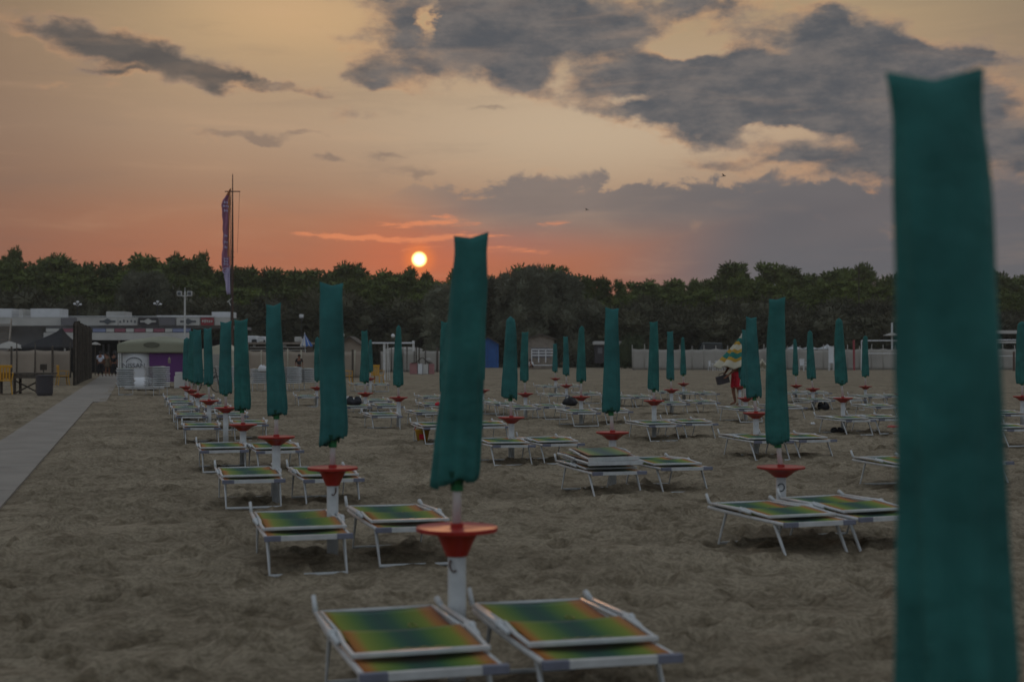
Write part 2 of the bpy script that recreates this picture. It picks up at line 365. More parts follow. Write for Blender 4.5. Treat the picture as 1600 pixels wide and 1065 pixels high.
# ------------------------------------------------------------------ mesh helpers
class MB:
    def __init__(s): s.v = []; s.f = []; s.mi = []; s.cur = 0
    def add(s, vs, fs):
        o = len(s.v); s.v += [tuple(v) for v in vs]; s.f += [tuple(i + o for i in f) for f in fs]; s.mi += [s.cur] * len(fs)
    def box(s, x0, x1, y0, y1, z0, z1, mtx=None):
        vs = [Vector((x, y, z)) for z in (z0, z1) for y in (y0, y1) for x in (x0, x1)]
        if mtx: vs = [mtx @ v for v in vs]
        s.add(vs, [(0, 2, 3, 1), (4, 5, 7, 6), (0, 1, 5, 4), (2, 6, 7, 3), (0, 4, 6, 2), (1, 3, 7, 5)])
    def bar(s, a, b, w, h, up=(0, 0, 1)):
        a, b = Vector(a), Vector(b); d = (b - a).normalized(); u = Vector(up)
        if abs(d.dot(u)) > 0.98: u = Vector((0, 1, 0))
        r = d.cross(u).normalized(); u = r.cross(d).normalized()
        vs = [p + r * (sx * w / 2) + u * (sz * h / 2) for p in (a, b) for sz in (-1, 1) for sx in (-1, 1)]
        s.add(vs, [(0, 2, 3, 1), (4, 5, 7, 6), (0, 1, 5, 4), (2, 6, 7, 3), (0, 4, 6, 2), (1, 3, 7, 5)])
    def tube(s, pts, r, n=8, caps=True, close=False):
        pts = [Vector(p) for p in pts]; rs = r if isinstance(r, (list, tuple)) else [r] * len(pts)
        o = len(s.v); prev = None
        for i, p in enumerate(pts):
            d = (pts[min(i + 1, len(pts) - 1)] - pts[max(i - 1, 0)]).normalized()
            if prev is None:
                u = Vector((0, 0, 1)) if abs(d.z) < 0.9 else Vector((1, 0, 0))
            else: u = prev
            a = d.cross(u).normalized(); u2 = a.cross(d).normalized(); prev = u2
            for k in range(n):
                t = 2 * math.pi * k / n
                s.v.append(tuple(p + (a * math.cos(t) + u2 * math.sin(t)) * rs[i]))
        for i in range(len(pts) - 1):
            for k in range(n):
                k2 = (k + 1) % n
                s.f.append((o + i * n + k, o + i * n + k2, o + (i + 1) * n + k2, o + (i + 1) * n + k)); s.mi.append(s.cur)
        if caps:
            s.f.append(tuple(o + k for k in range(n))[::-1]); s.mi.append(s.cur)
            s.f.append(tuple(o + (len(pts) - 1) * n + k for k in range(n))); s.mi.append(s.cur)
    def lathe(s, prof, c=(0, 0, 0), n=28):
        o = len(s.v); c = Vector(c)
        for (r, z) in prof:
            for k in range(n):
                t = 2 * math.pi * k / n; s.v.append((c.x + r * math.cos(t), c.y + r * math.sin(t), c.z + z))
        for i in range(len(prof) - 1):
            for k in range(n):
                k2 = (k + 1) % n
                s.f.append((o + i * n + k, o + i * n + k2, o + (i + 1) * n + k2, o + (i + 1) * n + k)); s.mi.append(s.cur)
        s.f.append(tuple(o + k for k in range(n))[::-1]); s.mi.append(s.cur)
        s.f.append(tuple(o + (len(prof) - 1) * n + k for k in range(n))); s.mi.append(s.cur)
    def grid(s, fn, nu, nv):
        o = len(s.v)
        for j in range(nv + 1):
            for i in range(nu + 1): s.v.append(tuple(fn(i / nu, j / nv)))
        for j in range(nv):
            for i in range(nu):
                a = o + j * (nu + 1) + i; s.f.append((a, a + 1, a + nu + 2, a + nu + 1)); s.mi.append(s.cur)
    def prism(s, poly, y0, y1):
        """outline in x,z given a depth from y0 to y1"""
        n = len(poly)
        s.add([(x, y0, z) for x, z in poly] + [(x, y1, z) for x, z in poly],
              [tuple(range(n))] + [tuple(range(n, 2 * n))[::-1]] + [(i, i + n, (i + 1) % n + n, (i + 1) % n) for i in range(n)])
    def sphere(s, c, r, n=10, sz=1.0):
        prof = [(max(1e-4, r * math.sin(math.pi * i / n)), -r * sz * math.cos(math.pi * i / n)) for i in range(n + 1)]
        s.lathe(prof, c, n + 4)
    def build(s, name, m, parent=None, smooth=False, bevel=0.0, solid=0.0):
        me = bpy.data.meshes.new(name); me.from_pydata(s.v, [], s.f); 
        ms = m if isinstance(m, (list, tuple)) else [m]
        for q in ms: me.materials.append(q)
        if len(ms) > 1: me.polygons.foreach_set('material_index', s.mi)
        if smooth: me.polygons.foreach_set('use_smooth', [True] * len(me.polygons))
        me.update()
        if not solid:
            bm = bmesh.new(); bm.from_mesh(me); bmesh.ops.recalc_face_normals(bm, faces=bm.faces); bm.to_mesh(me); bm.free()
        o = bpy.data.objects.new(name, me); COL.objects.link(o)
        if parent: o.parent = parent
        if bevel:
            b = o.modifiers.new('bevel', 'BEVEL'); b.width = bevel; b.segments = 2; b.limit_method = 'ANGLE'
        if solid:
            b = o.modifiers.new('thickness', 'SOLIDIFY'); b.thickness = solid; b.offset = 0
        return o
def tag(o, label=None, cat=None, group=None, kind=None):
    if label: o['label'] = label
    if cat: o['category'] = cat
    if group: o['group'] = group
    if kind: o['kind'] = kind
    return o
def empty(name, loc=(0, 0, 0), rz=0.0, label=None, cat=None, group=None):
    o = bpy.data.objects.new(name, None); COL.objects.link(o); o.location = loc; o.rotation_euler = (0, 0, rz)
    o.empty_display_size = 0.2
    return tag(o, label, cat, group)
def copy_tree(o, parent=None):
    c = o.copy(); COL.objects.link(c); c.parent = parent
    for ch in list(o.children): copy_tree(ch, c)
    return c
ORD = ['', 'first', 'second', 'third', 'fourth', 'fifth', 'sixth', 'seventh', 'eighth', 'ninth', 'tenth', 'eleventh', 'twelfth']

# ------------------------------------------------------------------ the beach
rng = np.random.default_rng(7)
def vnoise(x, y, seed):
    """smooth value noise"""
    r = np.random.default_rng(seed); T = r.random((256, 256))
    xi = np.floor(x).astype(int); yi = np.floor(y).astype(int); fx = x - xi; fy = y - yi
    fx = fx * fx * (3 - 2 * fx); fy = fy * fy * (3 - 2 * fy)
    a = T[xi & 255, yi & 255]; b = T[(xi + 1) & 255, yi & 255]; c = T[xi & 255, (yi + 1) & 255]; d = T[(xi + 1) & 255, (yi + 1) & 255]
    return (a * (1 - fx) + b * fx) * (1 - fy) + (c * (1 - fx) + d * fx) * fy
def pits(x, y, cell, seed):
    """footprints: one oval hollow per jittered cell"""
    r = np.random.default_rng(seed); J = r.random((256, 256, 4))
    xi = np.floor(x / cell).astype(int); yi = np.floor(y / cell).astype(int); out = np.zeros_like(x)
    for di in (-1, 0, 1):
        for dj in (-1, 0, 1):
            j = J[(xi + di) & 255, (yi + dj) & 255]
            px = (xi + di + j[..., 0]) * cell; py = (yi + dj + j[..., 1]) * cell
            an = j[..., 2] * math.pi; ex = x - px; ey = y - py
            u = ex * np.cos(an) + ey * np.sin(an); v = -ex * np.sin(an) + ey * np.cos(an)
            q = (u / (0.12 + .07 * j[..., 0])) ** 2 + (v / (0.060 + .04 * j[..., 1])) ** 2
            out += (-np.exp(-q) + 0.40 * np.exp(-((np.sqrt(q) - 1.7) / 0.45) ** 2)) * (0.45 + 0.75 * j[..., 3])
    return out
def sand_height(x, y):
    r = np.hypot(x, y); fade = 1.0 / (1.0 + (r / 70.0) ** 2)
    h = (vnoise(x / 1.4, y / 1.4, 1) - .5) * 0.070 + (vnoise(x / .6 + 9, y / .6, 2) - .5) * 0.060 + (vnoise(x / .23, y / .23 + 5, 3) - .5) * 0.035 + (vnoise(x / .09, y / .09 + 5, 4) - .5) * 0.018
    h += pits(x, y, 0.50, 5) * 0.080 + pits(x + 3.3, y + 1.7, 0.80, 6) * 0.110
    # the path lies in a smoothed strip
    return h * fade
ang = np.concatenate([np.arange(-180, -26, 11.0), np.linspace(-24.5, 24.5, 430), np.arange(26, 181, 11.0)])
ang[-1] = 180.0
rr = [0.0, 0.8, 1.6, 2.4]; q = 2.4
while q < 75: q *= 1.0045; rr.append(q)
while q < 6000: q *= 1.12; rr.append(q)
rr = np.array(rr); AA, RR = np.meshgrid(np.radians(ang), rr)
gx = RR * np.sin(AA); gy = RR * np.cos(AA); gz = sand_height(gx, gy)
gz[RR > 400] = 0
n_a, n_r = len(ang), len(rr)
# keep the sand under the path's slabs
PATH = Vector((-0.264, 1.0)).normalized(); PN = Vector((PATH.y, -PATH.x))
def path_dist(x, y): return (x + 5.4) * PN.x + (y - 15.0) * PN.y   # 0 at the path's right-hand edge, negative to its left
pd = path_dist(gx, gy)
k = np.clip((pd + 1.25) / 0.2, 0, 1) * np.clip((-pd + 0.25) / 0.2, 0, 1)
gz = gz * (1 - k) - 0.012 * k
me = bpy.data.meshes.new("sand"); nv = n_a * n_r
me.vertices.add(nv); me.vertices.foreach_set('co', np.stack([gx, gy, gz], -1).astype(np.float32).ravel())
ii = (np.arange(n_r - 1)[:, None] * n_a + np.arange(n_a - 1)[None, :]).ravel()
quads = np.stack([ii, ii + n_a, ii + n_a + 1, ii + 1], -1).astype(np.int32)
me.loops.add(quads.size); me.loops.foreach_set('vertex_index', quads.ravel())
me.polygons.add(len(quads)); me.polygons.foreach_set('loop_start', np.arange(0, quads.size, 4, dtype=np.int32))
me.polygons.foreach_set('use_smooth', np.ones(len(quads), bool)); me.update(calc_edges=True); me.materials.append(M['sand'])
sand = bpy.data.objects.new("sand", me); COL.objects.link(sand); tag(sand, kind='structure')

def path_at(s, off): return Vector((-5.4 + PATH.x * s + PN.x * off, 15.0 + PATH.y * s + PN.y * off, 0))
mb = MB(); s0 = -10.0
while s0 < 92:
    L = 1.2
    ra = 0.0 if s0 < 33 else 0.42
    for a, b in ((-1.04, ra),):
        vs = [path_at(s0, a), path_at(s0, b), path_at(s0 + L - 0.012, b), path_at(s0 + L - 0.012, a)]
        z = 0.016 + random.Random(int(s0 * 10)).uniform(-.002, .002)
        mb.add([v + Vector((0, 0, -0.04)) for v in vs] + [v + Vector((0, 0, z)) for v in vs], [(4, 5, 6, 7), (0, 1, 5, 4), (1, 2, 6, 5), (2, 3, 7, 6), (3, 0, 4, 7)])
    s0 += L
tag(mb.build("path", M['path'], bevel=0.004), kind='structure')

# ------------------------------------------------------------------ closed beach umbrellas
def umbrella(xt, yt, xb, yb, xtab, ytab, Z, wt, wb, style, label, seed, tabw=0.40, deep=False):
    rnd = random.Random(seed); px = Z / F
    base = Vector(((xtab - 800) * px, Z, 0))
    top = CAMH + (HORY - yt) * px; bot = CAMH - (yb - HORY) * px; tab = CAMH - (ytab - HORY) * px
    if yb <= 0: bot = 0.97
    lx_t = (xt - xtab) * px; lx_b = (xb - xtab) * px
    root = empty("beach_umbrella", base, 0, label, "umbrella", "closed green beach umbrellas")
    wt *= px; wb *= px
    n, m = 64, 40
    v = []; f = []
    ph = rnd.uniform(0, 6.28); tw = rnd.uniform(-1.2, 1.2); dip = rnd.uniform(0.02, 0.035); skew = rnd.uniform(-.012, .012)
    for j in range(m + 1):
        t = j / m
        z = top + (bot - top) * t
        cx = lx_t + (lx_b - lx_t) * t + 0.006 * math.sin(t * 5 + ph)
        if style == 'flat':
            w = wt * 0.5 + (wb - wt) * 0.5 * t ** 0.9
            w *= 1 + 0.07 * math.exp(-t * 26) - 0.05 * math.exp(-((t - .07) / .06) ** 2) - 0.10 * math.exp(-((1 - t) * 28))
            d = w * (0.12 + 0.60 * min(1, t * 3.2) ** 0.6)
        else:
            s = min(1, t * 30); w = (wt * 0.5 * (0.45 + 0.55 * s ** 0.5)) * (1 - t) + wb * 0.5 * (t ** 0.75)
            w *= 1 - 0.10 * math.exp(-((1 - t) * 28)); d = w * (0.8 - .15 * t)
        fold = 0.015 + 0.075 * t * t + 0.03 * t
        for i in range(n):
            a = 2 * math.pi * i / n
            e = 1 + fold * math.cos(8 * a + ph + tw * t * 2) + 0.5 * fold * math.cos(5 * a + 2.1 * ph - t * 3) \
                + 0.018 * math.sin(3 * a + 11 * t + ph) + 0.012 * math.sin(2 * a - 23 * t + ph) \
                    + 0.07 * math.exp(-((math.sin((a - 3.9 - .3 * t) / 2)) / .06) ** 2) * min(1, t * 5) - 0.06 * math.exp(-((math.sin((a - 4.25 - .3 * t) / 2)) / .07) ** 2) * min(1, t * 5) \
                    + 0.05 * math.exp(-((math.sin((a - 5.2 - ph * .1 + .25 * t) / 2)) / .05) ** 2) * t
            x = cx + w * math.cos(a) * e; y = d * math.sin(a) * e; zz = z
            if style == 'flat':
                c = abs(math.cos(a)); cr = math.exp(-t * 14)
                zz += (dip * (c ** 1.2 - 0.55) + skew * math.cos(a)) * cr
            jag = math.exp(-(1 - t) * 20)
            zz -= jag * (0.030 * max(0, math.cos(a + ph)) ** 3 + 0.012 * math.cos(3 * a + ph * 2) + 0.006 * math.cos(7 * a + ph))
            if deep: zz += jag * 0.034 * math.cos(a); x += jag * 0.018 * min(0, math.cos(a))
            v.append((x, y, zz))
    for j in range(m):
        for i in range(n):
            i2 = (i + 1) % n; f.append((j * n + i, j * n + i2, (j + 1) * n + i2, (j + 1) * n + i))
    v.append((lx_t, 0, top + (-.4 * dip if style == 'flat' else 0.02))); c = len(v) - 1
    for i in range(n): f.append((c, (i + 1) % n, i))
    mb = MB(); mb.add(v, f)
    cn = mb.build("canopy", M['canvas'] if rnd.random() < .6 else M['canvas_old'], root, smooth=True, solid=0.003)
    # hem: a strip of doubled cloth and the dark folded inside
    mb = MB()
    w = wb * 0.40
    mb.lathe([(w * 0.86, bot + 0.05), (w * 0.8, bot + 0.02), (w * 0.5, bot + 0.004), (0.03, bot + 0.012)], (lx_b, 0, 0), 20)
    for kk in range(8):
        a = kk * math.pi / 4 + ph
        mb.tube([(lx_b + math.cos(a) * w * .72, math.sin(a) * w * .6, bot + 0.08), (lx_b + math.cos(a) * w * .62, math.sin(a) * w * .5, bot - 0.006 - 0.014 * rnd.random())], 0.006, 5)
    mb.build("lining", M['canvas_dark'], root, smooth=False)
    mb = MB(); r0 = 0.034
    mb.lathe([(0.023, bot - 0.055), (r0, bot - 0.052), (r0, bot - 0.01), (r0 * 1.25, bot - 0.004), (r0 * 1.2, bot + 0.03)], (lx_b * .8, 0, 0), 14)
    mb.build("runner", M['runner'], root, smooth=False)
    mb = MB(); mb.tube([(0, 0, tab - 0.03), (lx_b * .8, 0, bot), (lx_t, 0, top - 0.06)], [0.0225, 0.0225, 0.018], 14); mb.build("pole", M['pole'], root, smooth=True)
    mb = MB(); mb.tube([(0, 0, -0.15), (0, 0, tab - 0.02)], 0.047, 20); mb.build("base_post", M['post'], root, smooth=True)
    r = tabw / 2
    mb = MB()
    under = [(0.040, tab - 0.150), (0.056, tab - 0.148), (0.061, tab - 0.135), (0.082, tab - 0.085), (0.106, tab - 0.040), (r * .8, tab - 0.026), (r * .985, tab - 0.022)] if deep else \
            [(0.040, tab - 0.100), (0.060, tab - 0.098), (0.085, tab - 0.080), (0.120, tab - 0.052), (0.165, tab - 0.030), (r * .98, tab - 0.020)]
    mb.lathe(under + [(r, tab - 0.014), (r, tab - 0.003), (r * .985, tab), (r * .95, tab - 0.003), (0.06, tab - 0.005), (0.03, tab - 0.002)], (0, 0, 0), 40)
    tb = mb.build("table", M['red'], root, smooth=True)
    for p_ in tb.data.polygons:
        p_.use_smooth = True
    es = tb.modifiers.new('edge', 'EDGE_SPLIT'); es.split_angle = R(28)
    mb = MB()
    mb.lathe([(0.030, tab - 0.004), (0.034, tab - 0.003), (0.034, tab + 0.018), (0.026, tab + 0.020)], (0, 0, 0), 14)
    mb.build("collar", M['red'], root)
    sx = rnd.choice((-1, 1))
    mb = MB(); mb.tube([(sx * .03, -.040, tab - .165), (sx * .035, -.058, tab - .185), (sx * .030, -.066, tab - .205), (sx * .016, -.066, tab - .222), (0.0, -.062, tab - .215)], 0.0055, 7)
    if deep: mb.build("hook", M['rust'], root, smooth=True)
    root.rotation_euler = (0, 0, 0)
    return root
W, MD, TH, FO, FI = "walkway row", "middle row", "third row", "fourth row", "fifth row"
def ulab(n, row, extra=""): return f"closed green umbrella over red table, {ORD[n]} of the {row} counted from the camera{extra}"
umbs = [
    # xt, yt, xb, yb, xtable, ytable, Z, wt, wb, style, label
    (1460, 118, 1500, 1090, 1500, 1216, 3.0, 142, 176, 'flat', "large blurred closed green umbrella, nearest of all, cutting across the right side"),
    (735, 369, 714, 750, 714, 822, 7.3, 50, 70, 'flat', "closed green umbrella with notched top, over a round red table beside the sun"),
    (518.5, 444, 520, 688, 520, 729, 11.5, 35, 40, 'flat', ulab(3, W)),
    (427.5, 476, 432, 647, 432, 681, 15.7, 22, 30, 'flat', ulab(4, W)),
    (377, 500, 378, 639, 380, 662, 20.6, 20, 24, 'flat', ulab(5, W)),
    (352.5, 503, 353, 614, 353, 636, 25.2, 17, 19, 'flat', ulab(6, W)),
    (325, 513, 326, 600, 327, 625, 30.0, 12, 14, 'flat', ulab(7, W)),
    (308.5, 515, 310, 598, 309, 615, 34.9, 12, 14, 'flat', ulab(8, W)),
    (300, 517, 300, 595, 299, 609, 38.6, 9, 12, 'flat', ulab(9, W)),
    (292, 528, 291, 592, 291, 603.5, 42.4, 8, 11, 'point', ulab(10, W)),
    (1213.5, 467, 1214, 690, 1220, 728, 13.1, 24, 35, 'flat', ulab(1, MD)),
    (957, 482, 954, 642, 957, 674, 17.4, 20, 27, 'flat', ulab(2, MD)),
    (797.5, 496, 797, 621, 799, 651, 21.9, 12, 24, 'point', ulab(3, MD)),
    (695, 503, 695, 610, 702, 637, 26.6, 12, 17, 'flat', ulab(4, MD)),
    (622.5, 509, 622, 601, 623, 620, 31.1, 6, 16, 'point', ulab(5, MD)),
    (569.5, 517, 570, 596, 571, 613.5, 35.8, 9, 14, 'flat', ulab(6, MD)),
    (495.5, 527, 496, 594, 495, 604.5, 43.7, 6, 10, 'point', "pointed closed green umbrella in front of the beige windbreak, left of the third umbrella"),
    (1174, 496, 1178, 620, 1181, 644, 22.8, 16, 23, 'flat', ulab(1, TH)),
    (1021, 503, 1021.5, 608, 1022, 625, 27.3, 12, 17, 'flat', ulab(2, TH)),
    (909, 510, 908, 595, 908, 619, 32.7, 7, 15, 'point', ulab(3, TH)),
    (820, 519, 819, 594, 821, 614, 36.0, 10, 13, 'flat', ulab(4, TH)),
    (753, 520, 753, 591, 754, 608.5, 40.0, 6, 9, 'point', ulab(5, TH) ),
    (579, 531, 579, 580, 579, 590.5, 56.0, 4, 7, 'point', "small distant closed green umbrella just right of a yellow chair"),
    (1164, 515, 1163, 603, 1165, 621, 34.5, 9, 11, 'flat', ulab(1, FO)),
    (1046.5, 518, 1048, 592, 1049, 608, 38.1, 9, 12, 'flat', ulab(2, FO)),
    (883.5, 526, 885, 585, 885, 601, 45.0, 7, 10, 'flat', ulab(3, FO)),
    (867, 537, 867.5, 580, 868, 590.5, 56.0, 6, 8, 'flat', "small distant closed green umbrella in front of the pale gabled hut"),
    (1067, 527, 1067.5, 585, 1068, 598.5, 47.0, 4, 9, 'point', "pointed closed green umbrella in front of the windbreak, right of two flat topped ones"),
    (1158, 531, 1158, 590, 1156, 603.5, 44.0, 5, 8, 'point', "closed green umbrella mostly hidden beside the man in red shorts"),
    (1310.5, 498, 1314, 598, 1317, 621, 29.3, 9, 19, 'point', ulab(1, FI)),
    (1265.5, 517, 1267.5, 591, 1270, 606.5, 40.6, 6, 14, 'point', ulab(2, FI)),
    (1242, 530, 1243, 585, 1244, 601.5, 47.0, 4, 9, 'point', ulab(3, FI)),
    (1352, 525, 1352, 587, 1352, 603, 44.0, 6, 11, 'point', "closed green umbrella in front of the white goal frame"),
    (1407, 522, 1408, 594, 1410, 615, 37.0, 7, 12, 'flat', "closed green umbrella half hidden behind the large blurred umbrella"),
    (1597, 503, 1597, 598, 1597, 618.5, 31.6, 12, 19, 'point', "closed green umbrella at the right edge of the beach view"),
]
for k_, u in enumerate(umbs):
    rt = umbrella(*u, seed=31 + k_, tabw={1: 0.42, 10: 0.44}.get(k_, 0.405), deep=k_ in (0, 1, 2))
    if k_ == 10:   # round hole mark on this post
        z = CAMH - (760 - HORY) * 13.1 / F; mb = MB()
        mb.tube([(0.030 * math.cos(a) - .008, -0.050 + abs(math.cos(a)) * .006, z + 0.034 * math.sin(a)) for a in [R(-120 + 20 * q) for q in range(15)]], 0.006, 6)
        mb.build("ring_mark", M['print'], rt)

# ------------------------------------------------------------------ folded sun loungers
YAW = R(15.0)
def lounger_proto():
    root = empty("sun_lounger")
    fr = MB()
    for sx in (-1, 1):
        fr.tube([(sx * .305, .02, .293), (sx * .312, .5, .296), (sx * .312, 0.95, .300), (sx * .300, 1.30, .306)], 0.014, 8)
    fr.box(-.325, .325, -.02, .012, .276, .311)
    fr.tube([(-.30, 1.29, .304), (.30, 1.29, .304)], 0.012, 8)
    fr.tube([(-.30, .7, .288), (.30, .7, .288)], 0.010, 6)
    fr.build("frame", M['white_metal'], root, smooth=False)
    for sx in (-1, 1):
        c = MB(); x0, x1 = sorted((sx * .327, sx * .205)); c.box(x0, x1, -.0225, .016, .274, .3135); c.build("corner_cap", M['bracket'], root, bevel=.004)
    lg = MB(); lg.tube([(-.285, .22, .285), (-.285, .03, .014), (.285, .03, .014), (.285, .22, .285)], 0.0155, 8); lg.build("leg", M['white_metal'], root)
    lg = MB(); lg.tube([(-.292, 1.00, .290), (-.290, 1.14, .012), (.290, 1.14, .012), (.292, 1.00, .290)], 0.0135, 8); lg.build("leg", M['white_metal'], root)
    sf = MB(); sf.grid(lambda u, v: (-.296 + .592 * u, .014 + 1.27 * v, .303 - .018 * math.sin(math.pi * u)), 10, 10)
    sf.build("seat_fabric", M['sling'], root, smooth=True, solid=0.003)
    br = MB(); br.grid(lambda u, v: (-.285 + .57 * u, .275 + .42 * v, .333 + .024 * v - .010 * math.sin(math.pi * u)), 12, 10)
    b = br.build("backrest", M['sling'], root, smooth=True, solid=0.003)
    bf = MB()
    bf.box(-.316, .316, .245, .276, .320, .342)
    for sx in (-1, 1): bf.tube([(sx * .305, .26, .330), (sx * .312, .46, .340), (sx * .306, .68, .356)], 0.012, 8)
    bf.build("backrest_frame", M['white_metal'], b, bevel=.004)
    pr = MB(); nn = 30; vs = []
    for i in range(nn + 1):
        x = -.13 + .26 * i / nn; yy = .345 + .012 * math.sin(i * .75) * math.sin(math.pi * i / nn) ** .5 - .01 * abs(i / nn - .5)
        w_ = .0045 + .003 * math.sin(i * 1.5 + 1) ** 2
        zz = .3430 - .010 * math.sin(math.pi * (x + .285) / .57)
        vs += [(x, yy - w_, zz), (x, yy + w_, zz)]
    pr.add(vs, [(2 * i, 2 * i + 2, 2 * i + 3, 2 * i + 1) for i in range(nn)])
    pr.build("printed_wave", M['wave'], b)
    sh = MB(); sh.grid(lambda u, v: (-.282 + .564 * u, .655 + .63 * v, .298 + .042 * v ** .35 - .010 * math.sin(math.pi * u) - .008 * math.sin(math.pi * v)), 12, 8)
    s = sh.build("sunshade", M['sling2'], root, smooth=True, solid=0.003)
    rg = MB(); rg.tube([(.105 + .020 * math.cos(a), .93 + .045 * math.sin(a), .3190) for a in [R(24 * q) for q in range(16)]], 0.0028, 5, caps=False)
    rg.build("printed_ring", M['wave'], s)
    ar = MB()
    for sx in (-1, 1):
        ar.tube([(sx * .330, .52, .336), (sx * .338, .70, .350), (sx * .326, 1.24, .346)], [0.013, 0.016, 0.012], 8)
        ar.tube([(sx * .298, .66, .344), (sx * .290, 1.30, .336)], 0.010, 8)
        ar.sphere((sx * .336, .67, .350), 0.024, 8)
    ar.tube([(-.290, 1.295, .336), (.290, 1.295, .336)], 0.010, 8)
    ar.tube([(-.326, 1.24, .346), (-.330, 1.29, .425)], [0.015, 0.012], 8)
    ar.tube([(.326, 1.24, .346), (.318, 1.31, .372)], [0.014, 0.019], 8)
    ar.build("sunshade_arm", M['white_metal'], s, smooth=True)
    return root
lproto = lounger_proto(); first_used = [False]
def lounger(xc, y, label, dyaw=0.0, z=0.0, yaw=None):
    p = G(xc, y, 0.30); rr_ = random.Random(int(xc * 7 + y))
    o = lproto if not first_used[0] else copy_tree(lproto); first_used[0] = True
    o.location = (p.x, p.y, z + rr_.uniform(-.012, .004))
    o.rotation_euler = (rr_.uniform(-.006, .006), rr_.uniform(-.008, .008), YAW + R(rr_.uniform(-2.2, 2.2)) + R(dyaw) if yaw is None else yaw)
    tag(o, label, "sun lounger", "folded sun loungers in pairs under the umbrellas")
    return o
def pair(n, row, a, b, dyaw=0):
    if a: lounger(*a, f"left lounger of the pair at the {ORD[n]} umbrella of the {row}", dyaw)
    if b: lounger(*b, f"right lounger of the pair at the {ORD[n]} umbrella of the {row}", dyaw)
lounger(680, 1044, "nearest bright lounger with the orange bordered sling, below the notched umbrella's post", 0)
lounger(957, 1028, "nearest lounger with broad lime and green sling, alone against bare sand on its right", 1)
pair(3, W, (483, 836), (652, 824)); pair(4, W, (397, 751), (522, 748)); pair(5, W, (351, 704), (438, 704))
pair(6, W, (316, 669), (392, 664)); pair(7, W, (300, 651), (364, 650)); pair(8, W, (291, 639), (342, 638))
pair(9, W, (282, 630), (327, 629)); pair(10, W, (276, 622), (318, 621))
pair(1, MD, (1281, 814), (1396, 808), 4); pair(2, MD, (968, 737), (1073, 730), 2); pair(3, MD, (803, 695), (881, 693))
pair(4, MD, (690, 668), (772, 666)); pair(5, MD, (605, 650), (674, 646)); pair(6, MD, (561, 636), (610, 635))
lounger(594, 627.5, "folded lounger between the yellow chair and the fifth umbrella of the middle row")
lounger(548, 628, "folded lounger with the dark blue bag on it")
lounger(482, 620, "folded lounger below the pointed umbrella left of the third umbrella")
lounger(566, 600.5, "small far lounger in front of the left yellow chair"); lounger(597, 600.5, "small far lounger in front of the right yellow chair")
pair(1, TH, (1209, 689), (1278, 687), 3); pair(2, TH, (1040, 664), (1097, 662), 2); pair(3, TH, (917, 645), (968, 643))
pair(4, TH, (825, 638), (870, 636)); pair(5, TH, (763, 629), (793, 632))
lounger(679, 621, "folded far lounger just left of the notched umbrella, rear one"); lounger(683, 633, "folded lounger with a red towel under it, left of the notched umbrella")
lounger(1455, 729, "folded lounger mostly hidden behind the large blurred umbrella, back end showing"); lounger(1547, 723, "folded lounger just right of the large blurred umbrella, nearest on that side")
pair(1, FO, (1175, 640), (1243, 637), 2); pair(2, FO, (1060, 631), (1108, 629)); pair(3, FO, (874, 618), (928, 616))
lounger(976, 621, "folded lounger right of the second umbrella of the middle row, closer to it"); lounger(1009, 621, "folded lounger left of the second umbrella of the third row")
lounger(862, 604, "farthest lounger, in front of the pale gabled hut"); lounger(896, 603, "farthest lounger, to the right of the pale gabled hut")
lounger(1076, 615, "far lounger under the pointed umbrella by the windbreak, left one of two"); lounger(1110, 615, "far lounger under the pointed umbrella by the windbreak, right one of two")
lounger(1047, 613, "far lounger seen behind the second umbrella of the fourth row")
pair(1, FI, (1345, 657), (1396, 655), 3); pair(2, FI, (1288, 626), (1337, 625)); pair(3, FI, (1253, 615), (1286, 614))
lounger(1372, 620, "far lounger below the white goal frame"); lounger(1402, 619, "far lounger against the left side of the blurred umbrella")
lounger(1388, 636, "lounger with a red underside, left of the blurred umbrella")
lounger(1592, 648, "lounger under the umbrella at the right edge"); lounger(1600, 671, "lounger cut by the right edge, below the edge umbrella")

# a second and third lounger laid on top of one in the middle row
def flat_lounger(seed):
    mb = MB(); rnd = random.Random(seed)
    mb.cur = 0
    mb.box(-.325, .325, -.02, .012, -.022, .022)
    for sx in (-1, 1):
        mb.tube([(sx * .31, .0, 0), (sx * .315, .75, 0.005), (sx * .30, 1.36, .015)], 0.013, 7)
        mb.tube([(sx * .33, .55, .015), (sx * .34, .9, .03), (sx * .32, 1.32, .02)], 0.012, 7)
        mb.tube([(sx * .27, .10, -.02), (sx * .275, .62, -.032)], 0.011, 6); mb.tube([(sx * .28, 1.25, -.02), (sx * .28, .78, -.034)], 0.011, 6)
    mb.tube([(-.275, .62, -.032), (.275, .62, -.032)], 0.011, 6); mb.tube([(-.28, .78, -.034), (.28, .78, -.034)], 0.011, 6)
    mb.tube([(-.3, 1.35, .015), (.3, 1.35, .015)], 0.012, 6)
    mb.cur = 1
    mb.grid(lambda u, v: (-.3 + .6 * u, .014 + 1.33 * v, .010 - .014 * math.sin(math.pi * u)), 6, 6)
    mb.grid(lambda u, v: (-.29 + .58 * u, .20 + 1.15 * v, .034 - .008 * math.sin(math.pi * u)), 6, 6)
    return mb
fl = flat_lounger(1).build("sun_lounger", [M['white_metal'], M['sling_far']])
p = G(968, 737, .3)
tag(fl, "folded lounger lying on top of the one by the second umbrella of the middle row", "sun lounger", "loungers laid on another")
fl.location = (p.x - .04, p.y + .10, .392); fl.rotation_euler = (R(1), 0, YAW + R(1)); fl.scale = (1, .86, 1)
f2 = fl.copy(); COL.objects.link(f2); f2.location = (p.x - .05, p.y + .20, .434); f2.scale = (.92, .72, 1); f2.rotation_euler = (R(2), R(-1), YAW - R(4))
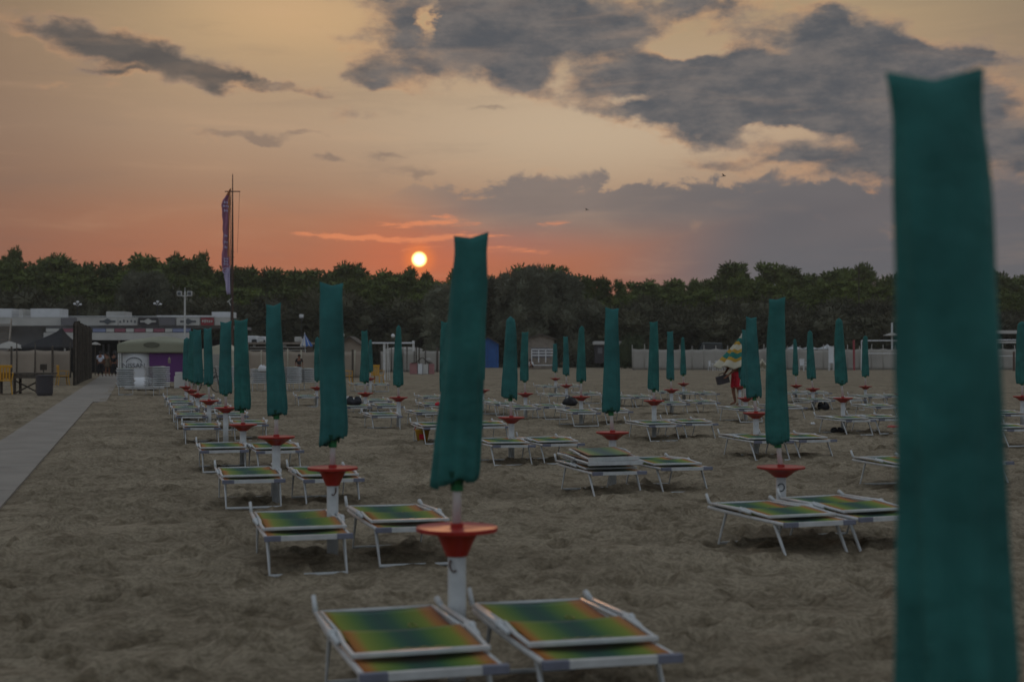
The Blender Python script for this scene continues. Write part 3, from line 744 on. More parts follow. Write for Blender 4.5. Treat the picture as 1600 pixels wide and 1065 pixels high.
f2['label'] = "topmost of the three loungers piled by the second umbrella of the middle row"

# stacks of loungers
stacks = [(196, 614, 9, 31, "left of the purple banner", 0), (252, 615, 10, 30, "in front of the purple banner", 14), (357, 606, 9, 26, "behind the fifth walkway row umbrella", 6),
          (403, 608, 8, 29, "right of the fifth walkway row umbrella", -14), (460, 608, 9, 30, "right of the fourth walkway row umbrella", 12), (486, 606, 8, 26, "by the third walkway row umbrella", 20)]
for si, (xc, yf, nlev, wpx, where, dy_) in enumerate(stacks):
    p = G(xc, yf + 3, 0.0); ya = R(15 + dy_)
    for k_ in range(nlev):
        r_ = random.Random(si * 50 + k_)
        o = fl.copy(); COL.objects.link(o); o.scale = (1, 1, 1)
        o.location = (p.x + r_.uniform(-.015, .015), p.y + r_.uniform(-.03, .03), .36 + k_ * .080); o.rotation_euler = (0, 0, ya + R(r_.uniform(-1.5, 1.5)))
        o['label'] = (f"{ORD[k_ + 1]} lounger from the bottom, stack {where}"); o['group'] = "loungers in the stack " + where
        if k_ == 0:
            lg = MB()
            for yy in (.12, 1.2): lg.tube([(-.262, yy, -.02), (-.262, yy - .03, -.36), (.262, yy - .03, -.36), (.262, yy, -.02)], 0.016, 8)
            lg.build("legs", M['white_metal'], o)

# ------------------------------------------------------------------ background helpers: real boxes standing at distance Z
def pb(mb, x0, x1, y0, y1, Z, depth=0.1, dz=0.0):
    """a box whose near face spans photo x0..x1, y0 (top)..y1 (bottom) at distance Z"""
    a = P(x0, y0, Z); b = P(x1, y1, Z)
    mb.box(a.x, b.x, Z + dz, Z + dz + depth, b.z, a.z); return mb
def shape(name, m, boxes, parent, Z, depth=0.1, dz=0.0, **kw):
    mb = MB()
    for b in boxes: pb(mb, *b, Z, depth, dz)
    return mb.build(name, m, parent, **kw)
def vx(x, Z): return P(x, 550, Z).x
def vz(y, Z): return P(800, y, Z).z
def text(body, x, y, Z, size, m, parent, rz=0.0, dz=-0.02, name="lettering", sx=1.0):
    c = bpy.data.curves.new(name, 'FONT'); c.body = body; c.size = size; c.align_x = 'CENTER'; c.align_y = 'CENTER'; c.extrude = 0.004
    c.materials.append(m); tmp = bpy.data.objects.new("tmp", c); COL.objects.link(tmp); bpy.context.view_layer.update()
    me = bpy.data.meshes.new_from_object(tmp.evaluated_get(bpy.context.evaluated_depsgraph_get())); bpy.data.objects.remove(tmp)
    o = bpy.data.objects.new(name, me); COL.objects.link(o)
    p = P(x, y, Z); o.location = (p.x, p.y + dz, p.z); o.rotation_euler = (R(90), 0, rz); o.scale = (sx, 1, 1)
    o.parent = parent
    return o

# ------------------------------------------------------------------ windbreak fences
def windbreak(name, label, x0, x1, ytop, ybot, Z, npost, m, sag=0.05, rise=0.35, lean=0.0, pm='wood_pale', Z1=None):
    root = empty(name, (0, 0, 0), 0, label, "windbreak")
    rnd = random.Random(int(x0)); Z1 = Z1 or Z
    a, b = Vector((vx(x0, Z), Z, 0)), Vector((vx(x1, Z1), Z1, 0)); h = vz(ytop, Z)
    mb = MB(); n = npost * 8
    hs = [h + rnd.uniform(-.05, .05) for _ in range(npost + 1)]
    wv = [rnd.uniform(-.08, .08) for _ in range(npost + 1)]
    def fn(u, v):
        q = u * npost; i = min(int(q), npost - 1); t = q - i
        top = hs[i] * (1 - t) + hs[i + 1] * t - sag * 4 * t * (1 - t)
        p = a.lerp(b, u); off = (wv[i] * math.sin(math.pi * t) + .015 * math.sin(q * 19)) * (1 - .3 * v)
        return (p.x, p.y + off, 0.0 + top * v)
    mb.grid(fn, n, 6); mb.build("cloth", m, root, smooth=True, solid=0.01)
    d = (b - a).normalized()
    for i in range(npost + 1):
        p = a.lerp(b, i / npost); mb = MB()
        mb.tube([(p.x, p.y - .035, -.1), (p.x + rnd.uniform(-.04, .04), p.y - .035, hs[i] + rise * rnd.uniform(.6, 1.1))], 0.035, 7)
        mb.build("post", M[pm], root, smooth=True)
    return root
windbreak("windbreak_fence", "long pale scalloped windbreak with short posts, behind the umbrellas on the right", 988, 1660, 545, 577.5, 133, 36, M['fence_white'], 0.07, 0.45, pm='fence_white')
windbreak("windbreak_fence", "beige cloth windbreak before the black tent at the left edge", -30, 111, 546.5, 590, 92, 5, M['beige'], 0.05, 0.5, pm='wood')
windbreak("windbreak_fence", "beige windbreak behind the lounger stacks, below the white vans", 388, 575, 548, 587, 92, 9, M['beige'], 0.06, 0.1, pm='cream')
windbreak("windbreak_fence", "pale grey windbreak between the ball court posts and the notched umbrella", 594, 700, 548, 580, 118, 6, M['fence_white'], 0.04, 0.4, pm='wood')

# dark cane fence beside the path
root = empty("cane_fence", (0, 0, 0), 0, "tall dark brown cane fence running along the path's left side", "fence")
mb = MB(); rnd = random.Random(3); a = Vector((-21.7, 70.5, 0)); b = Vector((-27.3, 92, 0)); n = 200
for i in range(n):
    p = a.lerp(b, i / n); h = 3.08 + rnd.uniform(-.18, .12) - .10 * math.sin(i * .13)
    mb.tube([(p.x + rnd.uniform(-.03, .03), p.y, -.1), (p.x + rnd.uniform(-.05, .05), p.y + rnd.uniform(-.05, .05), h)], rnd.uniform(.05, .075), 5)
mb.build("cane_panel", M['cane'], root)
for i in range(0, 9):
    p = a.lerp(b, i / 8); mb = MB(); mb.tube([(p.x + .10, p.y - .05, -.1), (p.x + .10, p.y - .05, 3.15)], .045, 6); mb.build("post", M['wood'], root)

# ------------------------------------------------------------------ beach bar with roof terrace on the left
Z = 112
root = empty("beach_bar", (vx(180, Z), Z, 0), 0, "long low white beach bar with advertising boards along its roof terrace", "bar")
root.location = (0, 0, 0)
mb = MB(); pb(mb, -60, 72, 508.5, 590, Z + 3, 6); pb(mb, 72, 360, 508.5, 513, Z, 9); mb.build("wall", M['grey'], root)
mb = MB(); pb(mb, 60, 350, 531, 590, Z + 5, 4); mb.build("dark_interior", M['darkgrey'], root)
mb = MB(); pb(mb, -60, 360, 495.5, 508.6, Z - .25, .2); mb.build("parapet", M['offwhite'], root)
mb = MB(); pb(mb, -60, 362, 493.6, 494.6, Z - .3, .12); mb.build("handrail", M['white'], root)
mb = MB(); pb(mb, 245, 334, 492.6, 495.2, Z - .45, .3); mb.build("coping", M['white'], root)
shape("awning", M['offwhite'], [(68, 297, 519.5, 531)], root, Z - 1.2, 1.4)
# boards on the parapet
for (x0, x1, m_, ht) in [(95, 120, 'banner_grey', 0), (152, 184, 'offwhite', 1), (185, 214, 'offwhite', 2), (216, 247, 'banner_dark', 3), (249, 274, 'banner_grey', 0), (276, 312, 'offwhite', 1), (314, 334, 'banner_red', 4), (336, 358, 'offwhite', 0)]:
    b = shape("advertising_board", M[m_], [(x0, x1, 496.2, 508.0)], root, Z - .55, .06)
    if ht in (1, 3):
        dk = M['print'] if ht == 1 else M['offwhite']
        xm = (x0 + x1) / 2; mbx = MB(); c = P(xm, 502, Z - .57)
        mbx.prism([(c.x - .42, c.z), (c.x, c.z + .24), (c.x + .42, c.z), (c.x, c.z - .24)], Z - .60, Z - .57); 
        mbx.box(c.x - .62, c.x + .62, Z - .59, Z - .565, c.z - .07, c.z + .07)
        mbx.build("diamond_mark", dk, b)
    if ht in (2, 4):
        mbx = MB(); rn = random.Random(x0)
        for q in range(5):
            xx = x0 + 3 + (x1 - x0 - 6) * q / 4; pb(mbx, xx - 1.3, xx + 1.0, 500 + rn.uniform(-1, 1), 503.5 + rn.uniform(-.5, 1), Z - .58, .02)
        mbx.build("sign_strokes", M['print'] if ht == 2 else M['offwhite'], b)
# banners under the terrace
for i, (x0, x1, m_) in enumerate([(72, 92, 'offwhite'), (94, 120, 'banner_pink'), (122, 143, 'offwhite'), (145, 165, 'banner_blue'), (166, 178, 'offwhite'), (179, 196, 'banner_pink'), (197, 209, 'offwhite'),
                                 (210, 227, 'banner_pink'), (228, 239, 'offwhite'), (240, 257, 'banner_pink'), (258, 269, 'offwhite'), (270, 298, 'banner_blue')]):
    shape("hanging_banner", M[m_], [(x0, x1, 513.2, 518.5)], root, Z - 1.0, .05)
for (x0, x1, y0) in [(-40, 18, 482), (30, 36, 482.5), (48, 93, 482), (166, 194.5, 486.5), (331, 361, 487)]:
    shape("roof_box", M['white'] if x0 in (48, -40, 331) else M['offwhite'], [(x0, x1, y0, 496 if x0 > 100 else 508.2)], root, Z + .6, 2.2)
for xx in (68, 100, 135, 185, 230, 270, 296): shape("pillar", M['offwhite'], [(xx, xx + 2, 530.5, 590)], root, Z - .6, .12)
st = MB()
for i in range(12): 
    y = 506 + i * 4.0; pb(st, -20, 16, y, y + 1.6, Z - 2 - i * .25, .3)
st.bar(P(18, 500, Z - 1.8), P(12, 560, Z - 4.6), .1, .35); st.build("stairs", M['wood_pale'], root)
# window / counter details inside
rn = random.Random(4); mb = MB()
for i in range(16):
    xx = 160 + i * 8.4; pb(mb, xx, xx + rn.uniform(2, 6), 536 + rn.uniform(0, 14), 556 + rn.uniform(0, 20), Z + 4.6, .1)
mb.build("counter_shelf", M['grey'], root)

# lamp masts
def floodlight(x, ytop, ybot, Z, label, r=.06):
    root = empty("floodlight_mast", (0, 0, 0), 0, label, "light mast")
    c = P(x, ytop, Z); mb = MB(); mb.tube([(c.x, Z, 0), (c.x, Z, c.z)], [r * 1.3, r], 8); mb.build("pole", M['pole'], root)
    mb = MB(); mb.box(c.x - .5, c.x + .5, Z - .03, Z + .03, c.z - .38, c.z - .30); mb.build("crossbar", M['pole'], root)
    for s in (-1, 1):
        mb = MB(); mb.box(c.x + s * .38 - .17, c.x + s * .38 + .17, Z - .2, Z + .02, c.z - .34, c.z - .0); mb.build("lamp_housing", M['pole'], root, bevel=.02)
        mb = MB(); mb.box(c.x + s * .38 - .12, c.x + s * .38 + .12, Z - .215, Z - .203, c.z - .29, c.z - .05); mb.build("lamp_glass", M['print'], root)
    mb = MB(); mb.tube([(c.x, Z, c.z), (c.x, Z, c.z + .28)], .02, 6); mb.build("spike", M['pole'], root)
    return root
floodlight(289, 455, 531, 105, "grey floodlight mast with two square lamps above the terrace boards", .06)
def twin_lamp(x, ytop, ybot, Z, label):
    root = empty("twin_lamp", (0, 0, 0), 0, label, "lamp post")
    c = P(x, ytop, Z); mb = MB(); mb.tube([(c.x, Z, 0), (c.x, Z, c.z)], .035, 6); mb.build("pole", M['darkgrey'], root)
    for dx_, dz_ in ((-.22, .05), (.25, .0), (.02, .2)):
        mb = MB(); mb.sphere((c.x + dx_, Z, c.z + dz_), .12, 6, .7); mb.tube([(c.x, Z, c.z - .12), (c.x + dx_, Z, c.z + dz_)], .02, 5); mb.build("lamp_head", M['lamp_glass'], root)
twin_lamp(121, 475.5, 508, 114, "thin dark lamp post with small white heads over the bar's left part")
twin_lamp(246, 475, 508, 114.5, "thin dark lamp post with small white heads left of the floodlight mast")
def globe(x, y, Z, label):
    root = empty("globe_lamp", (0, 0, 0), 0, label, "lamp post"); c = P(x, y, Z)
    mb = MB(); mb.tube([(c.x, Z, 0), (c.x, Z, c.z)], .045, 6); mb.build("pole", M['darkgrey'], root)
    mb = MB(); mb.sphere((c.x, Z, c.z + .1), .19, 10); mb.build("globe", M['lamp_glass'], root, smooth=True)
globe(535, 525, 140, "round white globe lamp above the pale gabled roof"); globe(614, 526, 140, "round white globe lamp above the white crossbar")
# a white square sign in the wood
root = empty("road_sign", (0, 0, 0), 0, "small white square sign on a post before the dark pines", "sign"); c = P(471, 494, 140)
mb = MB(); mb.box(c.x - .2, c.x + .2, 140, 140.05, c.z - .2, c.z + .2); mb.build("sign_plate", M['white'], root)
mb = MB(); mb.tube([(c.x, 140.08, 0), (c.x, 140.08, c.z)], .04, 6); mb.build("pole", M['darkgrey'], root)
mb = MB(); mb.box(c.x - .2, c.x + .2, 139.98, 139.995, c.z - .2, c.z - .08); mb.build("sign_band", M['grey'], root)

# antenna mast and feather flag
Zm = 100; root = empty("signal_mast", (0, 0, 0), 0, "tall thin dark mast with a short crossbar, rising above the pines", "mast")
c = P(363.5, 272, Zm); mb = MB(); mb.tube([(c.x, Zm, 0), (c.x, Zm, vz(380, Zm)), (c.x, Zm, c.z)], [.085, .075, .03], 8); mb.build("pole", M['rust'], root)
mb = MB(); zz = vz(299.5, Zm); mb.bar((vx(351.5, Zm), Zm - .09, zz), (vx(375.5, Zm), Zm - .09, zz), .05, .07); mb.build("crossbar", M['rust'], root)
mb = MB(); mb.tube([(vx(374.5, Zm), Zm - .09, zz), (vx(371, Zm), Zm - .09, vz(395, Zm))], .010, 4); mb.build("halyard", M['darkgrey'], root)
mb = MB()
for i, yy in enumerate((393, 397, 401, 405)): mb.bar((vx(360, Zm), Zm - .1, vz(yy, Zm)), (vx(367 - (i % 2) * 2, Zm), Zm - .1, vz(yy + 1, Zm)), .03, .03)
mb.build("aerial", M['rust'], root)
Zf = 98; root = empty("feather_flag", (0, 0, 0), 0, "tall narrow feather flag, orange and magenta above, lilac below, beside the mast", "flag")
rows = [(295, 359.4, 360.6), (303, 354, 360), (312, 348, 359.8), (322, 346.5, 359.5), (340, 348, 359.3), (365, 348, 359), (390, 347.5, 359), (405, 346, 358.7), (418, 348, 359.2), (428, 350, 359.5), (445, 352, 359.8), (460, 354.5, 360)]
mats = [M['orange'], M['magenta'], M['lilac']]
mb = MB(); vs = []; NS = 8
dense = []
for (y, a_, b_), (y2, a2, b2) in zip(rows[:-1], rows[1:]):
    for q in range(4): t = q / 4; dense.append((y + (y2 - y) * t, a_ + (a2 - a_) * t + .5 * math.sin((y + (y2 - y) * t) * .33), b_ + (b2 - b_) * t))
dense.append(rows[-1])
for j, (y, a_, b_) in enumerate(dense):
    for i in range(NS + 1):
        p = P(a_ + (b_ - a_) * i / NS, y, Zf); p.y += .10 * math.sin(i * 1.3 + j * .35); vs.append(p)
fs = []; mi = []
for j in range(len(dense) - 1):
    for i in range(NS):
        a_ = j * (NS + 1) + i; fs.append((a_, a_ + 1, a_ + NS + 2, a_ + NS + 1)); y = dense[j][0]
        mi.append(2 if y > 424 - i * 1.5 else (0 if (i >= NS - 2 and y < 400) or y < 305 else 1))
mb.add(vs, fs); mb.mi = mi; mb.build("flag_cloth", mats, root, smooth=True, solid=0.01)
mb = MB(); mb.tube([P(360.8, 294, Zf), P(360.4, 380, Zf), P(361, 478, Zf), (vx(361, Zf), Zf, 0)], [.015, .03, .035, .04], 6); mb.build("pole", M['darkgrey'], root)
mb = MB()   # white letters down the flag and a ring emblem
for (y, w_) in ((316, 3), (322, 4), (329, 3), (368, 2), (378, 2.5), (386, 2), (404, 3.5), (408, 3), (412.5, 3.5)):
    xm = 353; pb(mb, xm - w_, xm - w_ + 1.4, y - 2, y + 2, Zf - .16, .02); pb(mb, xm - w_ + 1.4, xm + w_, y - .6, y + .7, Zf - .16, .02); pb(mb, xm + w_ - 1.2, xm + w_, y + .7, y + 2.1, Zf - .16, .02)
c = P(352.8, 423, Zf); mb.tube([(c.x + .17 * math.cos(a_), Zf - .17, c.z + .19 * math.sin(a_)) for a_ in [R(q * 30) for q in range(13)]], .03, 5)
mb.bar((c.x - .07, Zf - .17, c.z - .02), (c.x + .09, Zf - .17, c.z + .06), .03, .05)
mb.build("flag_lettering", M['lilac'], root)
mb = MB(); mb.bar(P(355, 472, Zf), P(362, 466, Zf), .05, .05); mb.bar(P(357, 470, Zf), P(361, 478, Zf), .05, .05); mb.build("flag_bracket", M['pole'], root)

# ------------------------------------------------------------------ tents and stall at the end of the path
Z = 98; root = empty("black_tent", (0, 0, 0), 0, "black peaked party tent behind the beige windbreak", "tent")
pk = P(97, 512, Z); x0, x1 = vx(42, Z), vx(114, Z); ze = vz(544, Z); mb = MB()
mb.grid(lambda u, v: (pk.x + ((x0 + (x1 - x0) * u) - pk.x) * v, Z - 2.6 * v, pk.z + (ze - pk.z) * (v ** .75)), 12, 8)
mb.grid(lambda u, v: (pk.x + (x1 - pk.x) * v, Z - 2.6 * v + 5.2 * v * u, pk.z + (ze - pk.z) * (v ** .75)), 10, 8)
mb.grid(lambda u, v: (pk.x + (x0 - pk.x) * v, Z - 2.6 * v + 5.2 * v * u, pk.z + (ze - pk.z) * (v ** .75)), 10, 8)
mb.build("tent_roof", M['black'], root, smooth=True, solid=.02)
mb = MB(); mb.box(x0, x1, Z - 2.62, Z - 2.6, ze - .35, ze + .01); mb.build("valance", M['black'], root)
for xx in (x0 + .1, x1 - .1): mb = MB(); mb.tube([(xx, Z - 2.55, 0), (xx, Z - 2.55, ze)], .04, 6); mb.build("leg", M['pole'], root)
def parasol(x0, x1, ya, ye, Z, m, label):
    root = empty("open_parasol", (0, 0, 0), 0, label, "parasol"); c = P((x0 + x1) / 2, ya, Z); r = (vx(x1, Z) - vx(x0, Z)) / 2; ze = vz(ye, Z)
    mb = MB(); nn = 16
    mb.grid(lambda u, v: (c.x + r * v * math.cos(2 * math.pi * u), Z + r * v * math.sin(2 * math.pi * u), c.z + (ze - c.z) * v ** 1.25 - .03 * abs(math.sin(u * math.pi * 8)) * v), 32, 8)
    mb.build("canopy", m, root, smooth=True, solid=.01)
    mb = MB(); mb.tube([(c.x, Z, 0), (c.x, Z, c.z)], .03, 6); mb.build("pole", M['wood'], root)
parasol(-14, 44, 533, 544, 96, M['fence_white'], "pale open parasol behind the windbreak at the left edge")
parasol(140, 158, 534, 538, 101, M['fence_white'], "small pale parasol in the bar's dark entrance")

Z = 66; root = empty("market_stall", (0, 0, 0), 0, "olive canopied stall with a white logo banner and a purple banner", "stall")
xa, xb = vx(183.5, Z), vx(291, Z); zt, zs, ze = vz(526, Z), vz(534, Z), vz(551, Z); mb = MB()
prof = [(0, .0), (.02, .35), (.06, .52), (.14, .62), (.25, .72), (.38, .88), (.5, 1.0), (.6, .98), (.74, .82), (.86, .66), (.94, .52), (.98, .35), (1, 0)]
def roofz(u):
    for (a_, b_), (c_, d_) in zip(prof[:-1], prof[1:]):
        if a_ <= u <= c_: return b_ + (d_ - b_) * (u - a_) / (c_ - a_)
    return 0
mb.grid(lambda u, v: (xa + (xb - xa) * u, Z + 3 * v, (ze + .38) + (zt - ze - .38) * roofz(u) * math.sin(math.pi * (.12 + .76 * v)) / .93 * (1 if 0 < v < 1 else .96)), 48, 10)
mb.grid(lambda u, v: (xa + (xb - xa) * u, Z, ze + (.38 + (zt - ze - .38) * roofz(u) * .39) * v), 48, 6)
mb.grid(lambda u, v: (xa, Z + 3 * u, ze + .38 * v), 8, 2); mb.grid(lambda u, v: (xb, Z + 3 * u, ze + .38 * v), 8, 2)
mb.build("canopy", M['olive'], root, smooth=True, solid=.02)
mb = MB(); c = P(237, 538, Z)
mb.grid(lambda u, v: (c.x + (.38 * v + .001) * math.cos(2 * math.pi * u), Z - .03, c.z - .02 + (.13 * v) * math.sin(2 * math.pi * u)), 20, 2); mb.build("round_print", M['olive_dark'], root, solid=.004)
mb = MB(); mb.box(vx(232, Z), vx(290, Z), Z + .15, Z + .2, vz(596, Z), ze + .05); pban = mb.build("purple_banner", M['purple'], root)
wb_ = MB(); x0, x1 = vx(188, Z), vx(232.5, Z)
wb_.grid(lambda u, v: (x0 + (x1 - x0) * u, Z + .10 + .28 * (2 * u - 1) ** 2, vz(607, Z) + (ze + .03 - vz(607, Z)) * v), 16, 4)
wban = wb_.build("white_banner", M['white'], root, smooth=True, solid=.01)
text("NISSAN", 209, 571.3, Z + .06, 0.30, M['print'], wban, dz=0, sx=1.05)
mb = MB(); c = P(209, 566.5, Z); mb.tube([(c.x + .36 * math.cos(R(q)), Z + .05, c.z - .02 + .26 * math.sin(R(q))) for q in range(5, 176, 10)], .022, 5, ); mb.build("arc_emblem", M['print'], wban)
for xx in (184.5, 188, 290): mb = MB(); mb.tube([(vx(xx, Z), Z + .1, 0), (vx(xx, Z), Z + .1, ze + .3)], .035, 6); mb.build("leg", M['pole'], root)
mb = MB(); mb.box(vx(183, Z), vx(290, Z), Z + 2.9, Z + 2.95, 0.2, ze + .1); mb.build("back_sheet", M['offwhite'], root)
mb = MB(); mb.box(vx(272, Z - 1), vx(292, Z - 1), Z - 1, Z - .6, 0, vz(587, Z - 1)); mb.box(vx(273, Z - 1), vx(283, Z - 1), Z - .95, Z - .7, vz(587, Z - 1), vz(581, Z - 1)); 
tag(mb.build("stacked_boxes", M['offwhite'], bevel=.03), "pale stacked boxes beside the purple banner", "boxes")
root = empty("rowing_boat", (0, 0, 0), 0, "white upturned boat hull between the first two lounger stacks", "boat"); Zb = 62; c = G(226, 611); mb = MB()
c = Vector((vx(226, Zb), Zb, 0))
mb.grid(lambda u, v: (c.x + (u - .5) * 1.7, c.y + .5 * math.cos(math.pi * v) * (1 - (2 * u - 1) ** 2 * .8), .05 + .50 * math.sin(math.pi * v) ** .7 * (1 - (2 * u - 1) ** 4) ** .5), 20, 10)
mb.build("hull", M['white'], root, smooth=True, solid=.02)
mb = MB(); mb.bar((c.x - .8, c.y, .46), (c.x + .8, c.y, .46), .05, .06); mb.build("keel", M['offwhite'], root)

# small beige tent and clutter right of the stall
Z = 80; root = empty("beige_tent", (0, 0, 0), 0, "small cream tent behind the walkway row umbrellas", "tent"); mb = MB()
x0, x1 = vx(300, Z), vx(368, Z); ze = vz(549, Z); zt = vz(537, Z)
mb.prism([(x0, 0), (x1, 0), (x1, ze), ((x0 + x1) / 2 + .5, zt), (x0, ze)], Z, Z + 2.2); mb.build("tent_cloth", M['cream'], root, bevel=.05)
mb = MB(); mb.box(x0 + .8, x0 + 1.6, Z - .02, Z - .003, 0, 1.4); mb.build("door_flap", M['offwhite'], root)
Z = 74; root = empty("display_stand", (0, 0, 0), 0, "pale blue white display panel behind the walkway row", "panel"); mb = MB()
mb.box(vx(330, Z), vx(347, Z), Z, Z + .06, .1, vz(553, Z)); mb.build("board", M['fence_white'], root)
mb = MB(); mb.tube([(vx(331, Z), Z + .09, 0), (vx(331, Z), Z + .09, vz(552, Z))], .03, 6); mb.tube([(vx(346, Z), Z + .09, 0), (vx(346, Z), Z + .09, vz(552, Z))], .03, 6); mb.build("stand", M['pole'], root)
# bicycle
root = empty("bicycle", (0, 0, 0), 0, "dark bicycle parked behind the seventh umbrella of the walkway row", "bicycle"); Zb = 58; cx = vx(322, Zb)
for s in (-1, 1):
    mb = MB(); mb.tube([(cx + s * .52 + .33 * math.cos(R(q)), Zb, .34 + .33 * math.sin(R(q))) for q in range(0, 361, 20)], .02, 5)
    for q in range(0, 180, 30): mb.tube([(cx + s * .52 - .32 * math.cos(R(q)), Zb, .34 - .32 * math.sin(R(q))), (cx + s * .52 + .32 * math.cos(R(q)), Zb, .34 + .32 * math.sin(R(q)))], .003, 3)
    mb.build("wheel", M['carbon'], root)
mb = MB()
for a_, b_ in (((-.52, .34), (-.05, .32)), ((-.52, .34), (-.15, .80)), ((-.05, .32), (-.18, .88)), ((-.15, .80), (.40, .82)), ((-.05, .32), (.42, .74)), ((.38, .98), (.52, .34))): mb.tube([(cx + a_[0], Zb, a_[1]), (cx + b_[0], Zb, b_[1])], .018, 6)
mb.build("bicycle_frame", M['darkgrey'], root)
mb = MB(); mb.box(cx - .32, cx - .06, Zb - .06, Zb + .06, .88, .94); mb.build("saddle", M['carbon'], root, bevel=.02)
mb = MB(); mb.tube([(cx + .30, Zb - .25, 1.0), (cx + .38, Zb, 1.0), (cx + .30, Zb + .25, 1.0)], .014, 6); mb.build("handlebar", M['carbon'], root)

# vans, kiosk with shelves, striped parasol, gabled hut, ball court frame
def van(x0, x1, y0, Z, label, m='white', h=None):
    root = empty("parked_van", (0, 0, 0), 0, label, "van"); xa, xb = vx(x0, Z), vx(x1, Z); zt = vz(y0, Z); L = xb - xa; mb = MB()
    mb.prism([(xa, .45), (xb, .45), (xb, zt * .55), (xb - L * .08, zt * .62), (xb - L * .2, zt * .97), (xb - L * .3, zt), (xa + .08, zt), (xa, zt * .9)], Z, Z + 1.9); mb.build("body", M[m], root, bevel=.08)
    mb = MB(); mb.prism([(xa + L * .45, zt * .62), (xb - L * .12, zt * .62), (xb - L * .22, zt * .90), (xa + L * .45, zt * .90)], Z - .02, Z + .01); mb.build("window", M['glass'], root)
    for u in (.2, .8):
        mb = MB(); cx = xa + L * u; mb.tube([(cx, Z - .05, .35), (cx, Z + .2, .35)], .35, 14); mb.build("wheel", M['carbon'], root)
van(383, 406, 524.5, 125, "white van roof beside the fourth umbrella of the walkway row, left of another van"); van(402, 418, 525.5, 122, "white van roof partly behind the fourth umbrella of the walkway row")
Z = 104; root = empty("wooden_kiosk", (0, 0, 0), 0, "low flat roofed wooden kiosk with shelves behind the beige windbreak", "kiosk")
shape("wall", M['wood'], [(388, 480, 537, 585)], root, Z, 3); shape("roof", M['wood_pale'], [(384, 484, 534.5, 537.5)], root, Z - .4, 3.8)
shape("shelf", M['fence_white'], [(390, 478, 541.5, 543), (390, 478, 546, 547.4)], root, Z - .35, .3)
shape("goods", M['offwhite'], [(404, 410, 531, 534.4), (460, 470, 526, 534.3), (467, 475, 529, 534.3), (395, 399, 538.5, 541.3), (415, 421, 543, 545.8), (440, 447, 538, 541.3)], root, Z - .2, .5, bevel=.05)
def half_closed(name, label, xt, yt, x0, x1, ye, Z, mats, lean=0.0, bands=1, ybase=590, folds=6, cat="parasol", fx=None):
    root = empty(name, (0, 0, 0), 0, label, cat); tp = P(xt, yt, Z); a, b = vx(x0, Z), vx(x1, Z); ze = vz(ye, Z); cxb = (a + b) / 2; r = (b - a) / 2
    mb = MB(); vs = []; nu, nv_ = 48, 20
    for j in range(nv_ + 1):
        t = j / nv_
        for i in range(nu):
            an = 2 * math.pi * i / nu; k_ = 1 + .18 * math.cos(folds * an) * t
            vs.append((tp.x + (cxb - tp.x) * t + r * t ** 1.1 * math.cos(an) * k_, Z + r * .8 * t * math.sin(an) * k_, tp.z + (ze - tp.z) * t + .10 * t * math.cos(folds * an) * r))
    fs = []; mi = []
    for j in range(nv_):
        for i in range(nu):
            i2 = (i + 1) % nu; fs.append((j * nu + i, j * nu + i2, (j + 1) * nu + i2, (j + 1) * nu + i)); mi.append((i // 4) % len(mats) if bands == 0 else min(bands * 0 + [q for q, lim in enumerate(fx) if (j + .5) / nv_ <= lim][0], 99))
    mb.add(vs, fs); mb.mi = mi; mb.build("canopy", mats, root, smooth=True, solid=.008)
    return root, tp, Vector((cxb, Z, ze))
rt, tp, _ = half_closed("striped_parasol", "half closed blue and white striped parasol standing on the kiosk side", 476, 520, 470, 487.5, 541, 100, [M['offwhite'], M['blue_stripe']], bands=0)
mb = MB(); mb.tube([(tp.x, 100, tp.z + .05), (tp.x + .12, 100, 0)], .03, 6); mb.build("pole", M['pole'], rt)

def gable_hut(x0, x1, yr, ye, yb, Z, m, label, extra=None, depth=3.5, over=.25, name="beach_hut"):
    root = empty(name, (0, 0, 0), 0, label, "hut"); xa, xb = vx(x0, Z), vx(x1, Z); zr, ze = vz(yr, Z), vz(ye, Z); xm = (xa + xb) / 2; mb = MB()
    mb.prism([(xa, 0), (xb, 0), (xb, ze), (xm, zr), (xa, ze)], Z, Z + depth); mb.build("wall", m, root)
    mb = MB(); th = .12; e = (zr - ze) / (xm - xa) * over
    mb.prism([(xa - over, ze - e + .02), (xm, zr + .02), (xb + over, ze - e + .02), (xb + over, ze - e + .02 + th), (xm, zr + .02 + th), (xa - over, ze - e + .02 + th)], Z - .35, Z + depth + .2); mb.build("roof", M['roof'], root)
    return root, xa, xb, ze
r_, xa, xb, ze = gable_hut(745, 779, 527, 537, 569, 150, M['blue'], "blue boarded hut with grey gable roof under the big grey tree")
mb = MB()
for i in range(9): xx = xa + (xb - xa) * (i + 1) / 10; mb.box(xx - .01, xx + .01, 149.985, 149.999, .1, ze)
mb.build("board_joint", M['banner_dark'], r_)
mb = MB(); mb.box(xb - 1.0, xb - .35, 149.95, 149.99, 0.05, 1.9); mb.build("door", M['blue'], r_)
r_, xa, xb, ze = gable_hut(824, 866, 523, 530, 566, 140, M['wood_pale'], "pale gabled hut with a white railed bench below the big grey tree")
mb = MB()
for i, yy in enumerate((545, 549.5, 554)): pb(mb, 830, 866, yy, yy + 1.6, 138.6, .06)
for xx in (830, 841, 852, 865): pb(mb, xx, xx + 1.4, 545, 566, 138.65, .08)
mb.box(xa, xb, 138.2, 138.7, .35, .42); mb.build("bench_rail", M['white'], r_)
mb = MB(); mb.box(xa + .4, xb - .4, 139.97, 139.99, 1.1, 2.1); mb.build("window", M['banner_grey'], r_)
gable_hut(527, 566, 527.5, 541, 590, 112, M['beige'], "low wide hut with pale gable, behind the windbreak right of the third umbrella")[0]
